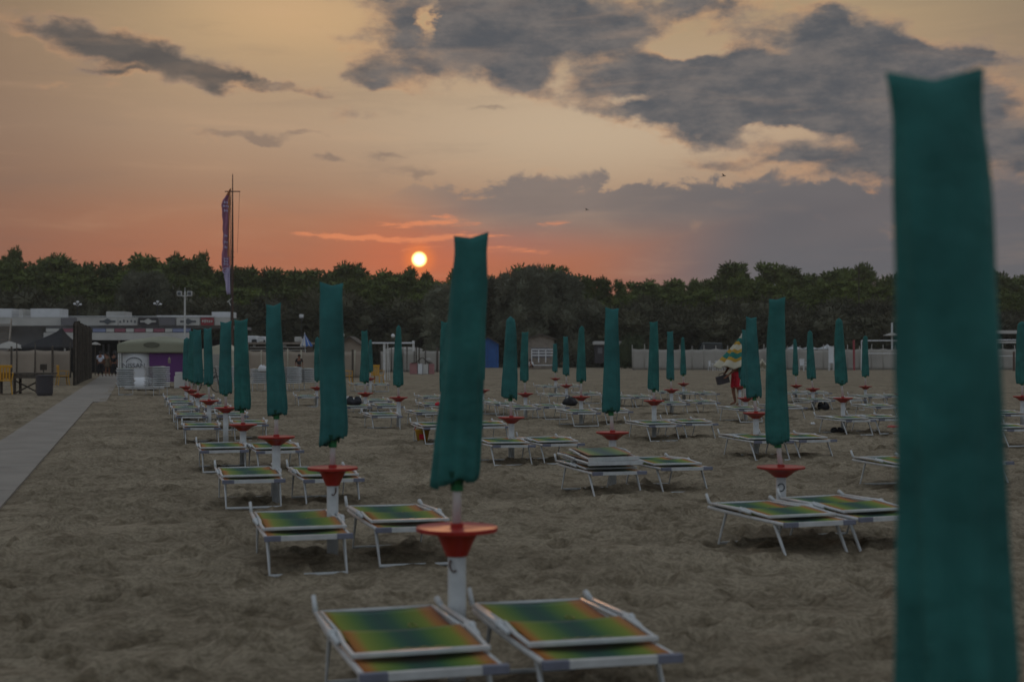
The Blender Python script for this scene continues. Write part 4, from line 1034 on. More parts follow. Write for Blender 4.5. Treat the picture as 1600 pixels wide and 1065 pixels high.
root = empty("court_frame", (0, 0, 0), 0, "white crossbar frame on grey posts, behind the yellow chairs", "goal frame"); Z = 84
for (x, y0, yb_) in ((600.5, 536, 600), (646, 532, 548)): mb = MB(); mb.tube([(vx(x, Z), Z, 0 if x < 610 else vz(548, Z)), (vx(x, Z), Z, vz(y0, Z))], .075, 8); mb.build("post", M['pole'], root)
mb = MB(); mb.bar((vx(580, Z), Z - .09, vz(535.5, Z)), (vx(648, Z), Z - .09, vz(535.5, Z)), .08, .09); mb.build("crossbar", M['white'], root)
mb = MB(); mb.tube([(vx(606, Z), Z, 0), (vx(605, Z), Z, vz(536, Z))], .02, 5); mb.tube([(vx(609, Z), Z, .0), (vx(606, Z), Z, vz(536, Z))], .02, 5); mb.build("stay_wire", M['pole'], root)
for i, (x, y0, yb_, Z, lb) in enumerate([(551, 546, 599, 76, "dark standing post beside the left yellow chair"), (636, 541, 580, 118, "dark post left of two, before the pale windbreak"), (650.5, 541, 583, 116, "dark post in the middle of the pale windbreak"),
                                     (655, 543, 583, 115, "dark post over the pink boxes"), (684, 543, 580, 116, "dark post left of the notched umbrella")]):
    mb = MB(); mb.tube([(vx(x, Z), Z, -.1), (vx(x, Z), Z, vz(y0, Z))], .055, 7); tag(mb.build("wooden_post", M['wood']), lb, "post")
# pink and white boxes with a tarp
Z = 106; root = empty("box_stand", (0, 0, 0), 0, "low pink and white painted box stand under a brown tarp", "stand")
for x0, x1, y0, m_ in [(640, 652, 567, 'pinkish'), (653, 660, 568, 'white'), (661, 669, 569, 'offwhite'), (670, 678, 568, 'pinkish')]: shape("box", M[m_], [(x0, x1, y0, 584)], root, Z, .8)
mb = MB(); mb.grid(lambda u, v: (vx(643 + 32 * u, Z), Z - .1 + 1.0 * v, vz(567 - 6 * math.sin(math.pi * u) ** 2 * (1 - .4 * math.sin(u * 9)), Z)), 14, 4); mb.build("tarp", M['tarp'], root, solid=.04)
mb = MB(); mb.sphere(P(670, 563.5, Z + .4), .22, 8); mb.build("bundle", M['fence_white'], root)
# covered white boat behind that windbreak
mb = MB(); Z = 124; mb.grid(lambda u, v: (vx(600 + 60 * u, Z), Z + 2 * v, vz(546 - 4 * math.sin(math.pi * u) ** .5 * math.sin(math.pi * v), Z)), 16, 8); mb.grid(lambda u, v: (vx(600 + 60 * u, Z), Z, .1 + (vz(546.3, Z) - .1) * v), 16, 3)
tag(mb.build("covered_boat", M['fence_white'], smooth=True, solid=.03), "white covered boat hump above the pale windbreak", "boat")

# yellow chairs
def chair_at(x, yb, m, label, rz, Z=None, s=1.0):
    root = empty("plastic_chair", (0, 0, 0), rz, label, "chair"); p = G(x, yb); root.location = p; root.scale = (s, s, s)
    mb = MB(); mb.box(-.23, .23, -.22, .22, .40, .43); mb.build("seat", m, root, bevel=.01)
    mb = MB(); 
    for i in range(5): mb.box(-.21 + i * .085, -.15 + i * .085, .19 + .0, .22, .43, .84)
    mb.box(-.24, .24, .19, .225, .80, .88); mb.build("backrest", m, root, bevel=.01)
    for sx in (-1, 1):
        for sy in (-1, 1): mb = MB(); mb.tube([(sx * .20, sy * .19, .41), (sx * .24, sy * .24, 0)], .022, 6); mb.build("leg", m, root)
        mb = MB(); mb.tube([(sx * .25, .2, .64), (sx * .26, -.2, .62), (sx * .22, -.2, .42)], .02, 6); mb.build("armrest", m, root)
chair_at(541, 602, M['yellow'], "yellow plastic chair facing right, behind the third umbrella", R(80), s=1.15)
chair_at(589, 601, M['yellow'], "yellow plastic chair right of the sixth umbrella of the middle row", R(160), s=1.15)
chair_at(98, 602, M['yellow'], "yellow chair beside the bin, at the foot of the cane fence", R(120), s=1.15)
chair_at(6, 616, M['yellow'], "yellow chair cut by the left edge", R(20), s=1.3)
chair_at(1256, 579.5, M['white'], "white plastic chair before the windbreak, right of the tall first umbrella", R(30), s=1.2)
chair_at(1112, 579, M['white'], "white plastic chair left of the bending man, first of three", R(60)); chair_at(1119, 579, M['white'], "white plastic chair left of the bending man, middle of three", R(200)); chair_at(1127, 579, M['white'], "white plastic chair left of the bending man, nearest to him", R(-40))
# dark table and bin on the left
root = empty("picnic_table", (0, 0, 0), 0, "long dark wooden table at the left edge", "table"); Z = 56; mb = MB()
mb.box(vx(-20, Z), vx(80, Z), Z, Z + .8, .78, .84); mb.box(vx(-20, Z), vx(80, Z), Z + .02, Z + .06, .62, .77); mb.build("tabletop", M['wood'], root)
for xx in (-10, 20, 55):
    for yy in (.05, .7): mb = MB(); mb.box(vx(xx, Z), vx(xx, Z) + .09, Z + yy, Z + yy + .09, 0, .78); mb.build("leg", M['wood'], root)
mb = MB(); mb.bar((vx(20, Z), Z + .4, .05), (vx(55, Z), Z + .4, .5), .06, .05); mb.bar((vx(55, Z), Z + .4, .05), (vx(20, Z), Z + .4, .5), .06, .05); mb.build("brace", M['wood'], root)
mb = MB(); c = G(70, 618); mb.lathe([(.26, 0), (.30, .1), (.31, .72), (.33, .76), (.30, .78), (.0, .79)], c, 18); tag(mb.build("rubbish_bin", M['banner_dark'], smooth=False), "dark round bin at the right end of the dark table", "bin")
root = empty("post_box", (0, 0, 0), 0, "small dark box on a thin stake above the bin", "box on stake"); c = G(68, 606); mb = MB(); mb.tube([(c.x, c.y, 0), (c.x, c.y, .85)], .03, 6); mb.build("stake", M['wood'], root)
mb = MB(); mb.box(c.x - .13, c.x + .13, c.y - .1, c.y + .1, .83, 1.1); mb.build("box", M['tarp'], root, bevel=.01)
for i, xx in enumerate((18, 82)):
    mb = MB(); mb.tube([(vx(xx, 70), 70, -.1), (vx(xx, 70), 70, vz(541, 70))], .05, 6); tag(mb.build("wooden_post", M['wood']), ["grey stake in front of the windbreak, above the table's left end", "grey stake in front of the windbreak, right of the bin"][i], "post")

# right background: villa, caravans, hedge, car, tents, goals
Z = 185; root = empty("white_villa", (0, 0, 0), 0, "small white villa with a domed roof tower among the trees", "villa")
shape("wall", M['white'], [(978, 1008, 517, 575)], root, Z, 8); shape("parapet", M['white'], [(977, 987, 514.5, 517.2), (989, 1009, 515.5, 517.2)], root, Z - .15, .4); shape("tower", M['white'], [(992, 1004, 511.5, 517.2)], root, Z + .3, 1)
mb = MB(); c = P(998, 511.5, Z + .8); mb.sphere((c.x, c.y, c.z), .42, 10); mb.build("dome", M['white'], root, smooth=True)
for q in (993.5, 999.5): shape("window", M['glass'], [(q, q + 2.5, 513, 515.5)], root, Z + .27, .02)
Z = 150; root = empty("caravan", (0, 0, 0), 0, "white roofed caravan with dark side behind the second umbrella of the middle row", "caravan")
shape("body", M['banner_dark'], [(930, 972, 538, 567)], root, Z, 2.2); shape("roof", M['offwhite'], [(928, 974, 533, 538.5)], root, Z - .25, 2.7, bevel=.06); shape("awning_panel", M['grey'], [(968, 974, 539, 565)], root, Z - .4, .2)
for q in (934, 960): shape("window", M['banner_grey'], [(q, q + 7, 543, 552)], root, Z - .03, .02)
Z = 152; root = empty("parked_car", (0, 0, 0), 0, "dark green car roof above the windbreak, left of the half closed striped umbrella", "car"); xa, xb = vx(1092, Z), vx(1134, Z); mb = MB(); L = xb - xa
mb.prism([(xa, .4), (xb, .4), (xb, 1.2), (xb - .1 * L, 1.5), (xb - .12 * L, 2.65), (xa + .14 * L, 2.7), (xa + .04 * L, 2.0), (xa, 1.6)], Z, Z + 1.8); mb.build("body", M['car'], root, bevel=.1)
mb = MB(); mb.prism([(xa + .18 * L, 1.8), (xb - .16 * L, 1.8), (xb - .16 * L, 2.5), (xa + .20 * L, 2.5)], Z - .02, Z + .01); mb.build("window", M['glass'], root)
for u in (.2, .8): mb = MB(); mb.tube([(xa + L * u, Z - .05, .4), (xa + L * u, Z + .2, .4)], .4, 14); mb.build("wheel", M['carbon'], root)
Z = 158
for i, (x0, x1, yt_, lb) in enumerate([(1188, 1222, 538, "white pavilion tent top left of the tall first umbrella of the middle row"), (1226, 1252, 537, "white pavilion tent top between the first and pointed umbrellas"), (1254, 1276, 538.5, "white pavilion tent top behind the second umbrella of the fifth row"), (1277, 1308, 537.5, "white pavilion tent top left of the first umbrella of the fifth row"),
                                       (1352, 1380, 546, "white pavilion tent top behind the goal frame")]):
    root = empty("pavilion_tent", (0, 0, 0), 0, lb, "tent"); a_, b_ = vx(x0, Z), vx(x1, Z); ze = vz(545, Z) if i < 4 else vz(549, Z); zt = vz(yt_, Z); m_ = (a_ + b_) / 2; w_ = (b_ - a_) / 2; mb = MB()
    mb.grid(lambda u, v: (m_ + w_ * v * (1 if False else math.cos(2 * math.pi * u) / max(abs(math.cos(2 * math.pi * u)), abs(math.sin(2 * math.pi * u)))), Z + 1.2 * v * math.sin(2 * math.pi * u) / max(abs(math.cos(2 * math.pi * u)), abs(math.sin(2 * math.pi * u))), zt + (ze - zt) * v ** .6), 32, 8)
    mb.build("tent_roof", M['white'] if i < 4 else M['fence_white'], root, smooth=False, solid=.03)
    for sx in (-1, 1): mb = MB(); mb.tube([(m_ + sx * w_ * .95, Z - 1.1, 0), (m_ + sx * w_ * .95, Z - 1.1, ze)], .05, 6); mb.build("leg", M['pole'], root)
Z = 131; root = empty("red_post", (0, 0, 0), 0, "red upright post in front of the windbreak, left of the goal frame", "post"); mb = MB(); mb.tube([(vx(1334.5, Z), Z, -.1), (vx(1334, Z), Z, vz(531, Z))], .10, 8); mb.build("post_body", M['banner_red'], root)
def goal(x0, x1, yt_, yb_, Z, label, w=.05):
    root = empty("goal_frame", (0, 0, 0), 0, label, "goal frame")
    for x in (x0, x1): mb = MB(); mb.tube([(vx(x, Z), Z, 0), (vx(x, Z), Z, vz(yt_, Z))], w, 7); mb.build("post", M['white'], root)
    mb = MB(); mb.tube([(vx(x0, Z), Z, vz(yt_, Z)), (vx(x1, Z), Z, vz(yt_, Z))], w, 7); mb.build("crossbar", M['white'], root)
    mb = MB(); mb.tube([(vx(x0, Z), Z, vz(yb_, Z)), (vx(x1, Z), Z, vz(yb_, Z))], w * .7, 7); mb.build("lower_bar", M['white'], root)
goal(1346, 1412, 532, 552, 128, "white goal frame beside the red post, in front of the long windbreak")
goal(1556, 1620, 531, 556, 126, "thin white goal frame beyond the blurred umbrella's right side")
Z = 140; root = empty("white_pergola", (0, 0, 0), 0, "white beam pergola at the right edge behind the windbreak", "pergola"); shape("beam", M['offwhite'], [(1551, 1640, 516, 521)], root, Z, .3); shape("leg", M['offwhite'], [(1553, 1555.5, 521, 580)], root, Z + .05, .2); shape("leg", M['offwhite'], [(1612, 1614.5, 521, 580)], root, Z + .05, .2)
shape("rail", M['offwhite'], [(1556, 1612, 533, 536)], root, Z + .05, .15)
mb = MB(); Z = 125; mb.tube([(vx(1584, Z), Z, -.1), (vx(1584, Z), Z, vz(549, Z))], .09, 7); tag(mb.build("wooden_post", M['rust']), "rusty post in front of the windbreak at the right edge", "post")
Z = 150; root = empty("wind_turbine_mast", (0, 0, 0), 0, "white mast with a small parasol, left of the blurred umbrella", "mast"); root.name = "white_mast"
mb = MB(); mb.tube([(vx(1394, Z), Z, 0), (vx(1394, Z), Z, vz(504, Z))], .11, 8); mb.build("pole", M['white'], root)
mb = MB(); c = P(1394, 519, Z); mb.grid(lambda u, v: (c.x + 1.0 * v * math.cos(2 * math.pi * u), Z + 1.0 * v * math.sin(2 * math.pi * u), c.z - .35 * v), 20, 5); mb.build("canopy", M['fence_white'], root, solid=.02)
Z = 165; root = empty("thin_mast", (0, 0, 0), 0, "thin dark mast with crossbar against the pines on the right", "mast"); c = P(1342, 416, Z)
mb = MB(); mb.tube([(c.x, Z, 0), (c.x, Z, c.z)], .07, 6); mb.build("pole", M['bark'], root); mb = MB(); mb.bar((c.x - 1.2, Z - .08, c.z - 1.6), (c.x + .6, Z - .08, c.z - 1.5), .06, .08); mb.build("crossbar", M['bark'], root)
# lifeguard chair
Z = 128; root = empty("lifeguard_chair", (0, 0, 0), 0, "white lifeguard chair with towel, left of the first umbrella of the fifth row", "lifeguard chair"); mb = MB()
x0, x1 = vx(1297, Z), vx(1304, Z)
for xx in (x0, x1): mb.tube([(xx - .05, Z, 0), (xx, Z, vz(556, Z))], .03, 6); mb.tube([(xx, Z + .6, 0), (xx, Z + .5, vz(540, Z))], .03, 6)
mb.build("chair_frame", M['white'], root); mb = MB(); mb.box(x0, x1, Z, Z + .5, vz(567, Z), vz(566, Z)); mb.build("seat", M['white'], root); mb = MB(); mb.box(x0, x1, Z + .48, Z + .52, vz(566, Z), vz(541, Z)); mb.build("backrest", M['white'], root)
# folded stuff right of the man
mb = MB(); c = G(1190, 579); mb.grid(lambda u, v: (c.x - .5 + 1.0 * u, c.y + .2 * math.sin(v * 6), .05 + .95 * v * (1 - .45 * abs(2 * u - 1)) + .08 * math.sin(u * 14)), 12, 10); tag(mb.build("folded_parasol", M['cream'], solid=.05), "cream folded cloth pile right of the first umbrella of the third row", "cloth pile")

# things on the sand
def lump(name, m, x, y, w, h, label, cat, d=None, seed=1, z=0.0, xo=0):
    """a soft bag-like body"""
    p = G(x, y, z); k_ = p.y / F; rx, hz = w * k_ / 2, h * k_; d = d or rx * .6; r_ = random.Random(seed); ph = r_.uniform(0, 6); mb = MB(); vs = []
    nu, nv_ = 24, 10
    root = mb.grid(lambda u, v: (p.x + rx * math.cos(2 * math.pi * u) * math.sin(math.pi * (.02 + .96 * v)) ** .6 * (1 + .10 * math.sin(3 * 2 * math.pi * u + ph)), p.y + d * math.sin(2 * math.pi * u) * math.sin(math.pi * (.02 + .96 * v)) ** .6,
                              z + hz * (.5 - .5 * math.cos(math.pi * v)) * (1 + .22 * math.sin(4 * math.pi * u + ph * 2) * v + .15 * math.sin(10 * math.pi * u + ph + 5 * v))), nu, nv_)
    return tag(mb.build(name, m, smooth=True), label, cat)
lump("bag", M['blackbag'], 891, 634, 24, 12, "dark bag on the sand below the third umbrella of the third row", "bag", seed=2)
lump("bag", M['blackbag'], 1286, 641, 19, 11, "round black bag under a lounger behind the fifth row's first umbrella", "bag", seed=3)
lump("bag", M['blackbag'], 1308, 676, 23, 7, "flat dark heap under a lounger at the first umbrella of the fifth row", "bag", seed=4)
lump("bag", M['blackbag'], 553, 633, 26, 11, "dark blue bag on a lounger right of the third umbrella", "bag", seed=5, z=.36)
lump("bottle_bag", M['white'], 543, 630, 9, 9, "white bundle beside the dark blue bag", "bundle", seed=6, z=.36)
lump("towel", M['redcloth'], 684, 634, 10, 5, "small red towel left of the notched umbrella", "towel", seed=7, z=.3)
lump("crumpled_paper", M['white'], 1270, 663, 7, 3, "white scrap of paper on the sand between loungers", "paper", seed=8)
lump("towel", M['white'], 411, 581, 16, 9, "white cloth on top of the fourth lounger stack", "towel", seed=9, z=1.02)
mb = MB(); c = G(1399, 668); mb.lathe([(.16, 0), (.18, .02), (.15, .05), (.001, .055)], (c.x, c.y, 0), 20); tag(mb.build("orange_frisbee", M['red']), "orange red disc on the sand left of the blurred umbrella", "disc")
root = empty("toy_bucket", G(660, 690), 0, "yellow toy bucket with red marks under a lounger", "bucket"); mb = MB(); mb.lathe([(.09, 0), (.13, .20), (.145, .21), (.145, .23), (.12, .23), (.08, .02)], (0, 0, 0), 20); mb.build("bucket_body", M['yellow'], root, smooth=True)
mb = MB(); mb.tube([(.14 * math.cos(R(q)), -.04, .22 + .12 * math.sin(R(q))) for q in range(0, 181, 20)], .008, 5); mb.build("handle", M['redcloth'], root)
mb = MB(); mb.box(-.05, .05, -.135, -.12, .06, .15); mb.build("red_mark", M['redcloth'], root)
c = G(258, 615); mb = MB(); z = .36 + 9 * .080 + .12; mb.lathe([(.05, 0), (.055, .02), (.055, .18), (.02, .23), (.02, .26)], (c.x + .02, c.y + .6, z), 10); tag(mb.build("bottle", M['wood_pale']), "pale bottle standing on the second lounger stack", "bottle")

# ------------------------------------------------------------------ birds
for (x, y, s, lb) in [(1131, 275, 1.0, "dark bird flying beside the grey cloud on the right"), (917, 328, .8, "dark bird flying lower, left of the other one")]:
    p = P(x, y, 160); mb = MB()
    for sg in (-1, 1):
        mb.grid(lambda u, v: (sg * (.04 + .42 * u) * s, (.10 * (v - .5) * (1 - .6 * u)) * 2 * s, (.14 * math.sin(u * 2.0) - .03 * u) * s + .01 * v), 8, 3)
    o = mb.build("bird", M['birdmat'], solid=.012); mb = MB(); mb.tube([(0, -.22 * s, 0), (0, -.1 * s, .01), (0, .1 * s, 0), (0, .26 * s, .0)], [.01, .05 * s, .045 * s, .01], 8); mb.build("bird_body", M['birdmat'], o, smooth=True)
    o.location = p; o.rotation_euler = (R(-10), R(12), R(60)); tag(o, lb, "bird")

# ------------------------------------------------------------------ people
def skin(name, pts, edges, m, parent=None, sub=2, rootv=0):
    me = bpy.data.meshes.new(name); me.from_pydata([Vector(p[:3]) for p in pts], edges, []); o = bpy.data.objects.new(name, me); COL.objects.link(o)
    md = o.modifiers.new('skin', 'SKIN'); md.use_smooth_shade = True
    for i, p in enumerate(pts):
        sv_ = me.skin_vertices[0].data[i]; r = p[3]; sv_.radius = r if isinstance(r, tuple) else (r, r); sv_.use_root = (i == rootv)
    sb = o.modifiers.new('smooth', 'SUBSURF'); sb.levels = sub; sb.render_levels = sub
    me.materials.append(m)
    if parent: o.parent = parent
    return o
def person(loc, rz, J, label, upper=None, lower=None, scale=1.0, lower_to='knee', upper_m=None, lower_m=None, hair=True, dress=False):
    """J: joint name -> (x, y, z) in metres, facing -y; hands get a palm, four fingers and a thumb"""
    n = ['pelvis', 'waist', 'chest', 'neck', 'chin', 'head', 'crown']
    rad = {'pelvis': .125, 'waist': .115, 'chest': .135, 'neck': .055, 'chin': .075, 'head': .095, 'crown': .055, 'sh': .062, 'el': .042, 'wr': .028, 'hip': .092, 'kn': .060, 'an': .038, 'heel': .036, 'toe': .026}
    pts = []; idx = {}
    def add(k_, p, r): idx[k_] = len(pts); pts.append((*p, r)); return idx[k_]
    E = []
    for k_ in n: add(k_, J[k_], rad[k_] if k_ not in ('pelvis', 'waist', 'chest') else (rad[k_] * 1.15, rad[k_] * .85))
    for a_, b_ in zip(n[:-1], n[1:]): E.append((idx[a_], idx[b_]))
    for s in 'lr':
        for k_ in ('sh', 'el', 'wr', 'hip', 'kn', 'an', 'toe'): add(k_ + s, J[k_ + s], rad[k_])
        E += [(idx['chest'], idx['sh' + s]), (idx['sh' + s], idx['el' + s]), (idx['el' + s], idx['wr' + s]), (idx['pelvis'], idx['hip' + s]), (idx['hip' + s], idx['kn' + s]), (idx['kn' + s], idx['an' + s]), (idx['an' + s], idx['toe' + s])]
        w_ = Vector(J['wr' + s]); d = (w_ - Vector(J['el' + s])).normalized(); side = d.cross(Vector((0, 1, 0))).normalized() if abs(d.y) < .9 else Vector((1, 0, 0))
        pm = add('palm' + s, w_ + d * .07, (.036, .018)); E.append((idx['wr' + s], pm))
        for q in range(4):
            f0 = w_ + d * .095 + side * (-.027 + .018 * q); L = (.062, .074, .070, .055)[q]
            a_ = add(f'f{q}' + s, f0, .0095); b_ = add(f'g{q}' + s, f0 + d * L * .55 + Vector((0, -.012, 0)), .0085); c_ = add(f'h{q}' + s, f0 + d * L * .85 + Vector((0, -.032, 0)), .007); E += [(pm, a_), (a_, b_), (b_, c_)]
        a_ = add('t0' + s, w_ + d * .04 + side * -.036, .011); b_ = add('t1' + s, w_ + d * .08 + side * -.055 + Vector((0, -.012, 0)), .009); E += [(pm, a_), (a_, b_)]
    body = skin("person", pts, E, M['skin'], None, 2, idx['pelvis'])
    body.location = loc; body.rotation_euler = (0, 0, rz); body.scale = (scale,) * 3
    tag(body, label, "person")
    hd = Vector(J['head']); up = (Vector(J['crown']) - Vector(J['chin'])).normalized(); fw = Vector((0, -1, 0)); fw = (fw - up * fw.dot(up)).normalized(); rt_ = up.cross(fw)
    if hair:
        mb = MB(); nu, nv_ = 20, 9
        mb.grid(lambda u, v: hd + rt_ * (.100 * math.sin(math.pi * .56 * v) * math.cos(2 * math.pi * u)) - fw * (.012 + .108 * math.sin(math.pi * .56 * v) * math.sin(2 * math.pi * u)) + up * (.018 + .118 * math.cos(math.pi * .56 * v) - (.05 if math.sin(2 * math.pi * u) > 0 else 0) * v), nu, nv_)
        mb.build("hair", M['hair'], body, smooth=True, solid=.012)
    mb = MB(); mb.sphere(hd + fw * .10 - up * .015, .016, 6, 1.4)
    for s in (-1, 1): mb.sphere(hd + rt_ * .096 * s, .018, 6, 1.5)
    mb.build("nose_and_ears", M['skin'], body, smooth=True)
    mb = MB()
    for s in (-1, 1): mb.sphere(hd + rt_ * .034 * s + fw * .088 + up * .012, .010, 6)
    mb.bar(hd + fw * .090 - up * .05 - rt_ * .022, hd + fw * .090 - up * .05 + rt_ * .022, .008, .006); mb.build("eyes_and_mouth", M['hair'], body)
    V = lambda k_, r: (*J[k_], r)
    if upper_m:
        p = [V('pelvis', (.155, .12)), V('waist', (.15, .118)), V('chest', (.172, .132)), (*(Vector(J['neck']).lerp(Vector(J['chest']), .35)), .075)]; E2 = [(0, 1), (1, 2), (2, 3)]
        for s in 'lr':
            i = len(p); p += [V('sh' + s, .078), (*Vector(J['sh' + s]).lerp(Vector(J['el' + s]), .85), .062)]; E2 += [(2, i), (i, i + 1)]
        skin("shirt", p, E2, upper_m, body, 2)
    if lower_m:
        t = {'knee': 1.0, 'ankle': 1.0, 'thigh': .7}[lower_to]; p = [V('waist', (.125, .10)) if not upper_m else V('pelvis', (.13, .11)), V('pelvis', (.155, .128))]; E2 = [(0, 1)]
        for s in 'lr':
            i = len(p); p += [V('hip' + s, .118), (*Vector(J['hip' + s]).lerp(Vector(J['kn' + s]), t), .085)]; E2 += [(1, i), (i, i + 1)]
            if lower_to == 'ankle': p.append((*Vector(J['kn' + s]).lerp(Vector(J['an' + s]), .92), .062)); E2.append((i + 1, i + 2))
            elif lower_to == 'knee': pass
        skin({'ankle': "trousers", 'knee': "shorts", 'thigh': "shorts"}[lower_to], p, E2, lower_m, body, 2, 1)
    if dress:
        mb = MB(); pv = Vector(J['waist']); mb.lathe([(.13, .15), (.14, 0), (.19, -.25), (.22, -.42), (.20, -.425), (.12, -.1)], pv, 20); mb.build("skirt", M['olivecloth'], body, smooth=True)
    return body
def standing(stride=.12, arm=.06):
    return dict(pelvis=(0, 0, .95), waist=(0, .01, 1.10), chest=(0, .02, 1.32), neck=(0, .02, 1.49), chin=(0, 0, 1.55), head=(0, 0, 1.64), crown=(0, .01, 1.72),
                shl=(-.19, .02, 1.41), ell=(-.25, .04 + arm, 1.14), wrl=(-.25, -.02 + arm * .5, .89), shr=(.19, .02, 1.41), elr=(.25, .04 - arm, 1.14), wrr=(.25, -.10 - arm, .91),
                hipl=(-.10, 0, .90), knl=(-.11, -stride * .7, .50), anl=(-.11, -stride * .6, .09), toel=(-.12, -stride * .6 - .17, .03),
                hipr=(.10, 0, .90), knr=(.11, stride * .2, .50), anr=(.11, stride, .11), toer=(.12, stride - .16, .03))
person(G(157, 588), R(180), standing(), "person in white shirt and dark trousers walking away on the path", upper_m=M['shirt'], lower_m=M['trousers'], lower_to='ankle', scale=.98)
person(G(168, 588), R(170), standing(.08), "person in a brown dress walking between the white shirted one and another", upper_m=M['olivecloth'], scale=.92, dress=True)
person(G(178, 588), R(185), standing(.1), "person in dark clothes on the path beside the stall", upper_m=M['trousers'], lower_m=M['trousers'], lower_to='ankle', scale=.95)
person(G(165, 583), R(180), standing(.1), "person in dark clothes farther inside the bar's entrance", upper_m=M['trousers'], lower_m=M['trousers'], lower_to='ankle', scale=.97)
person(G(848, 576), R(150), standing(.14), "child standing on the sand before the pale gabled hut", upper_m=M['fence_white'], lower_m=M['wood_pale'], lower_to='thigh', scale=.80)
person(G(1001, 574.5), R(200), standing(.16), "child in a pale shirt walking along the long windbreak", upper_m=M['fence_white'], lower_m=M['grey'], lower_to='thigh', scale=.85)
cr = dict(pelvis=(0, .10, .26), waist=(0, .06, .40), chest=(0, -.06, .58), neck=(0, -.14, .72), chin=(0, -.20, .77), head=(0, -.22, .85), crown=(0, -.21, .93),
          shl=(-.18, -.08, .66), ell=(-.25, -.22, .45), wrl=(-.18, -.42, .32), shr=(.18, -.08, .66), elr=(.25, -.22, .45), wrr=(.18, -.42, .30),
          hipl=(-.10, .06, .25), knl=(-.17, -.30, .46), anl=(-.15, -.06, .08), toel=(-.17, -.24, .03), hipr=(.10, .06, .25), knr=(.17, -.30, .46), anr=(.15, -.06, .08), toer=(.17, -.24, .03))
person(G(831, 576.5), R(-50), cr, "child in white crouching on the sand before the pale gabled hut", upper_m=M['white'], lower_m=M['trousers'], lower_to='thigh', scale=1.0)
person(Vector((vx(467.5, 88), 88, 0)), R(10), standing(.02), "person in dark clothes standing behind the lounger stacks by the beige windbreak", upper_m=M['black'], lower_m=M['black'], lower_to='ankle', scale=.86)
# the attendant in red shorts bending towards the lounger, carrying a dark box, head and shoulders under the striped umbrella
bend = dict(pelvis=(0, .0, .95), waist=(0, -.04, 1.09), chest=(0, -.06, 1.31), neck=(0, -.07, 1.47), chin=(0, -.09, 1.52), head=(0, -.10, 1.61), crown=(0, -.09, 1.69),
            shl=(-.18, -.07, 1.39), ell=(-.23, -.14, 1.12), wrl=(-.14, -.36, .91), shr=(.18, -.07, 1.39), elr=(.23, -.14, 1.12), wrr=(.14, -.36, .91),
            hipl=(-.10, .0, .90), knl=(-.11, -.06, .49), anl=(-.11, .02, .09), toel=(-.12, -.15, .03), hipr=(.10, .0, .90), knr=(.11, .00, .49), anr=(.11, .08, .09), toer=(.12, -.09, .03))
gp = G(1151, 633)
person(gp, R(-68), bend, "man in red shorts bending forward under the striped umbrella, holding a dark box", lower_m=M['redcloth'], lower_to='knee', scale=1.04)
mb = MB(); mb.box(-.19, .19, -.10, .10, -.13, .13); bx = mb.build("carried_box", M['banner_dark'], bevel=.02); bx.location = gp + Vector((-.44, -.04, .80)); bx.rotation_euler = (0, R(-14), R(8))
mb = MB(); mb.tube([(-.08, 0, .13), (-.08, 0, .19), (.08, 0, .19), (.08, 0, .13)], .012, 6); mb.build("handle", M['darkgrey'], bx)
tag(bx, "dark box carried in the hands of the man in red shorts", "box")
seq = [(.10, 'cream'), (.20, 'canvas2'), (.30, 'yel'), (.46, 'cream'), (.54, 'yel'), (.72, 'canvas2'), (.82, 'yel'), (1.01, 'cream')]
M['canvas2'] = mat('teal stripe cloth', (0.010, 0.15, 0.12), .75, .15, 4); M['yel'] = mat('ochre stripe cloth', (0.40, 0.24, 0.03), .75, .15, 4)
rt, tp, bt = half_closed("striped_umbrella", "half closed yellow, white and green striped umbrella held over the bending man", 1158, 523, 1118, 1169, 574, gp.y - .12, [M[k_] for _, k_ in seq], bands=1, fx=[a_ for a_, _ in seq], cat="umbrella")
mb = MB(); mb.tube([(tp.x + .02, tp.y, tp.z + .04), (tp.x + .10, tp.y + .25, 0)], .022, 8); mb.build("pole", M['pole'], rt)

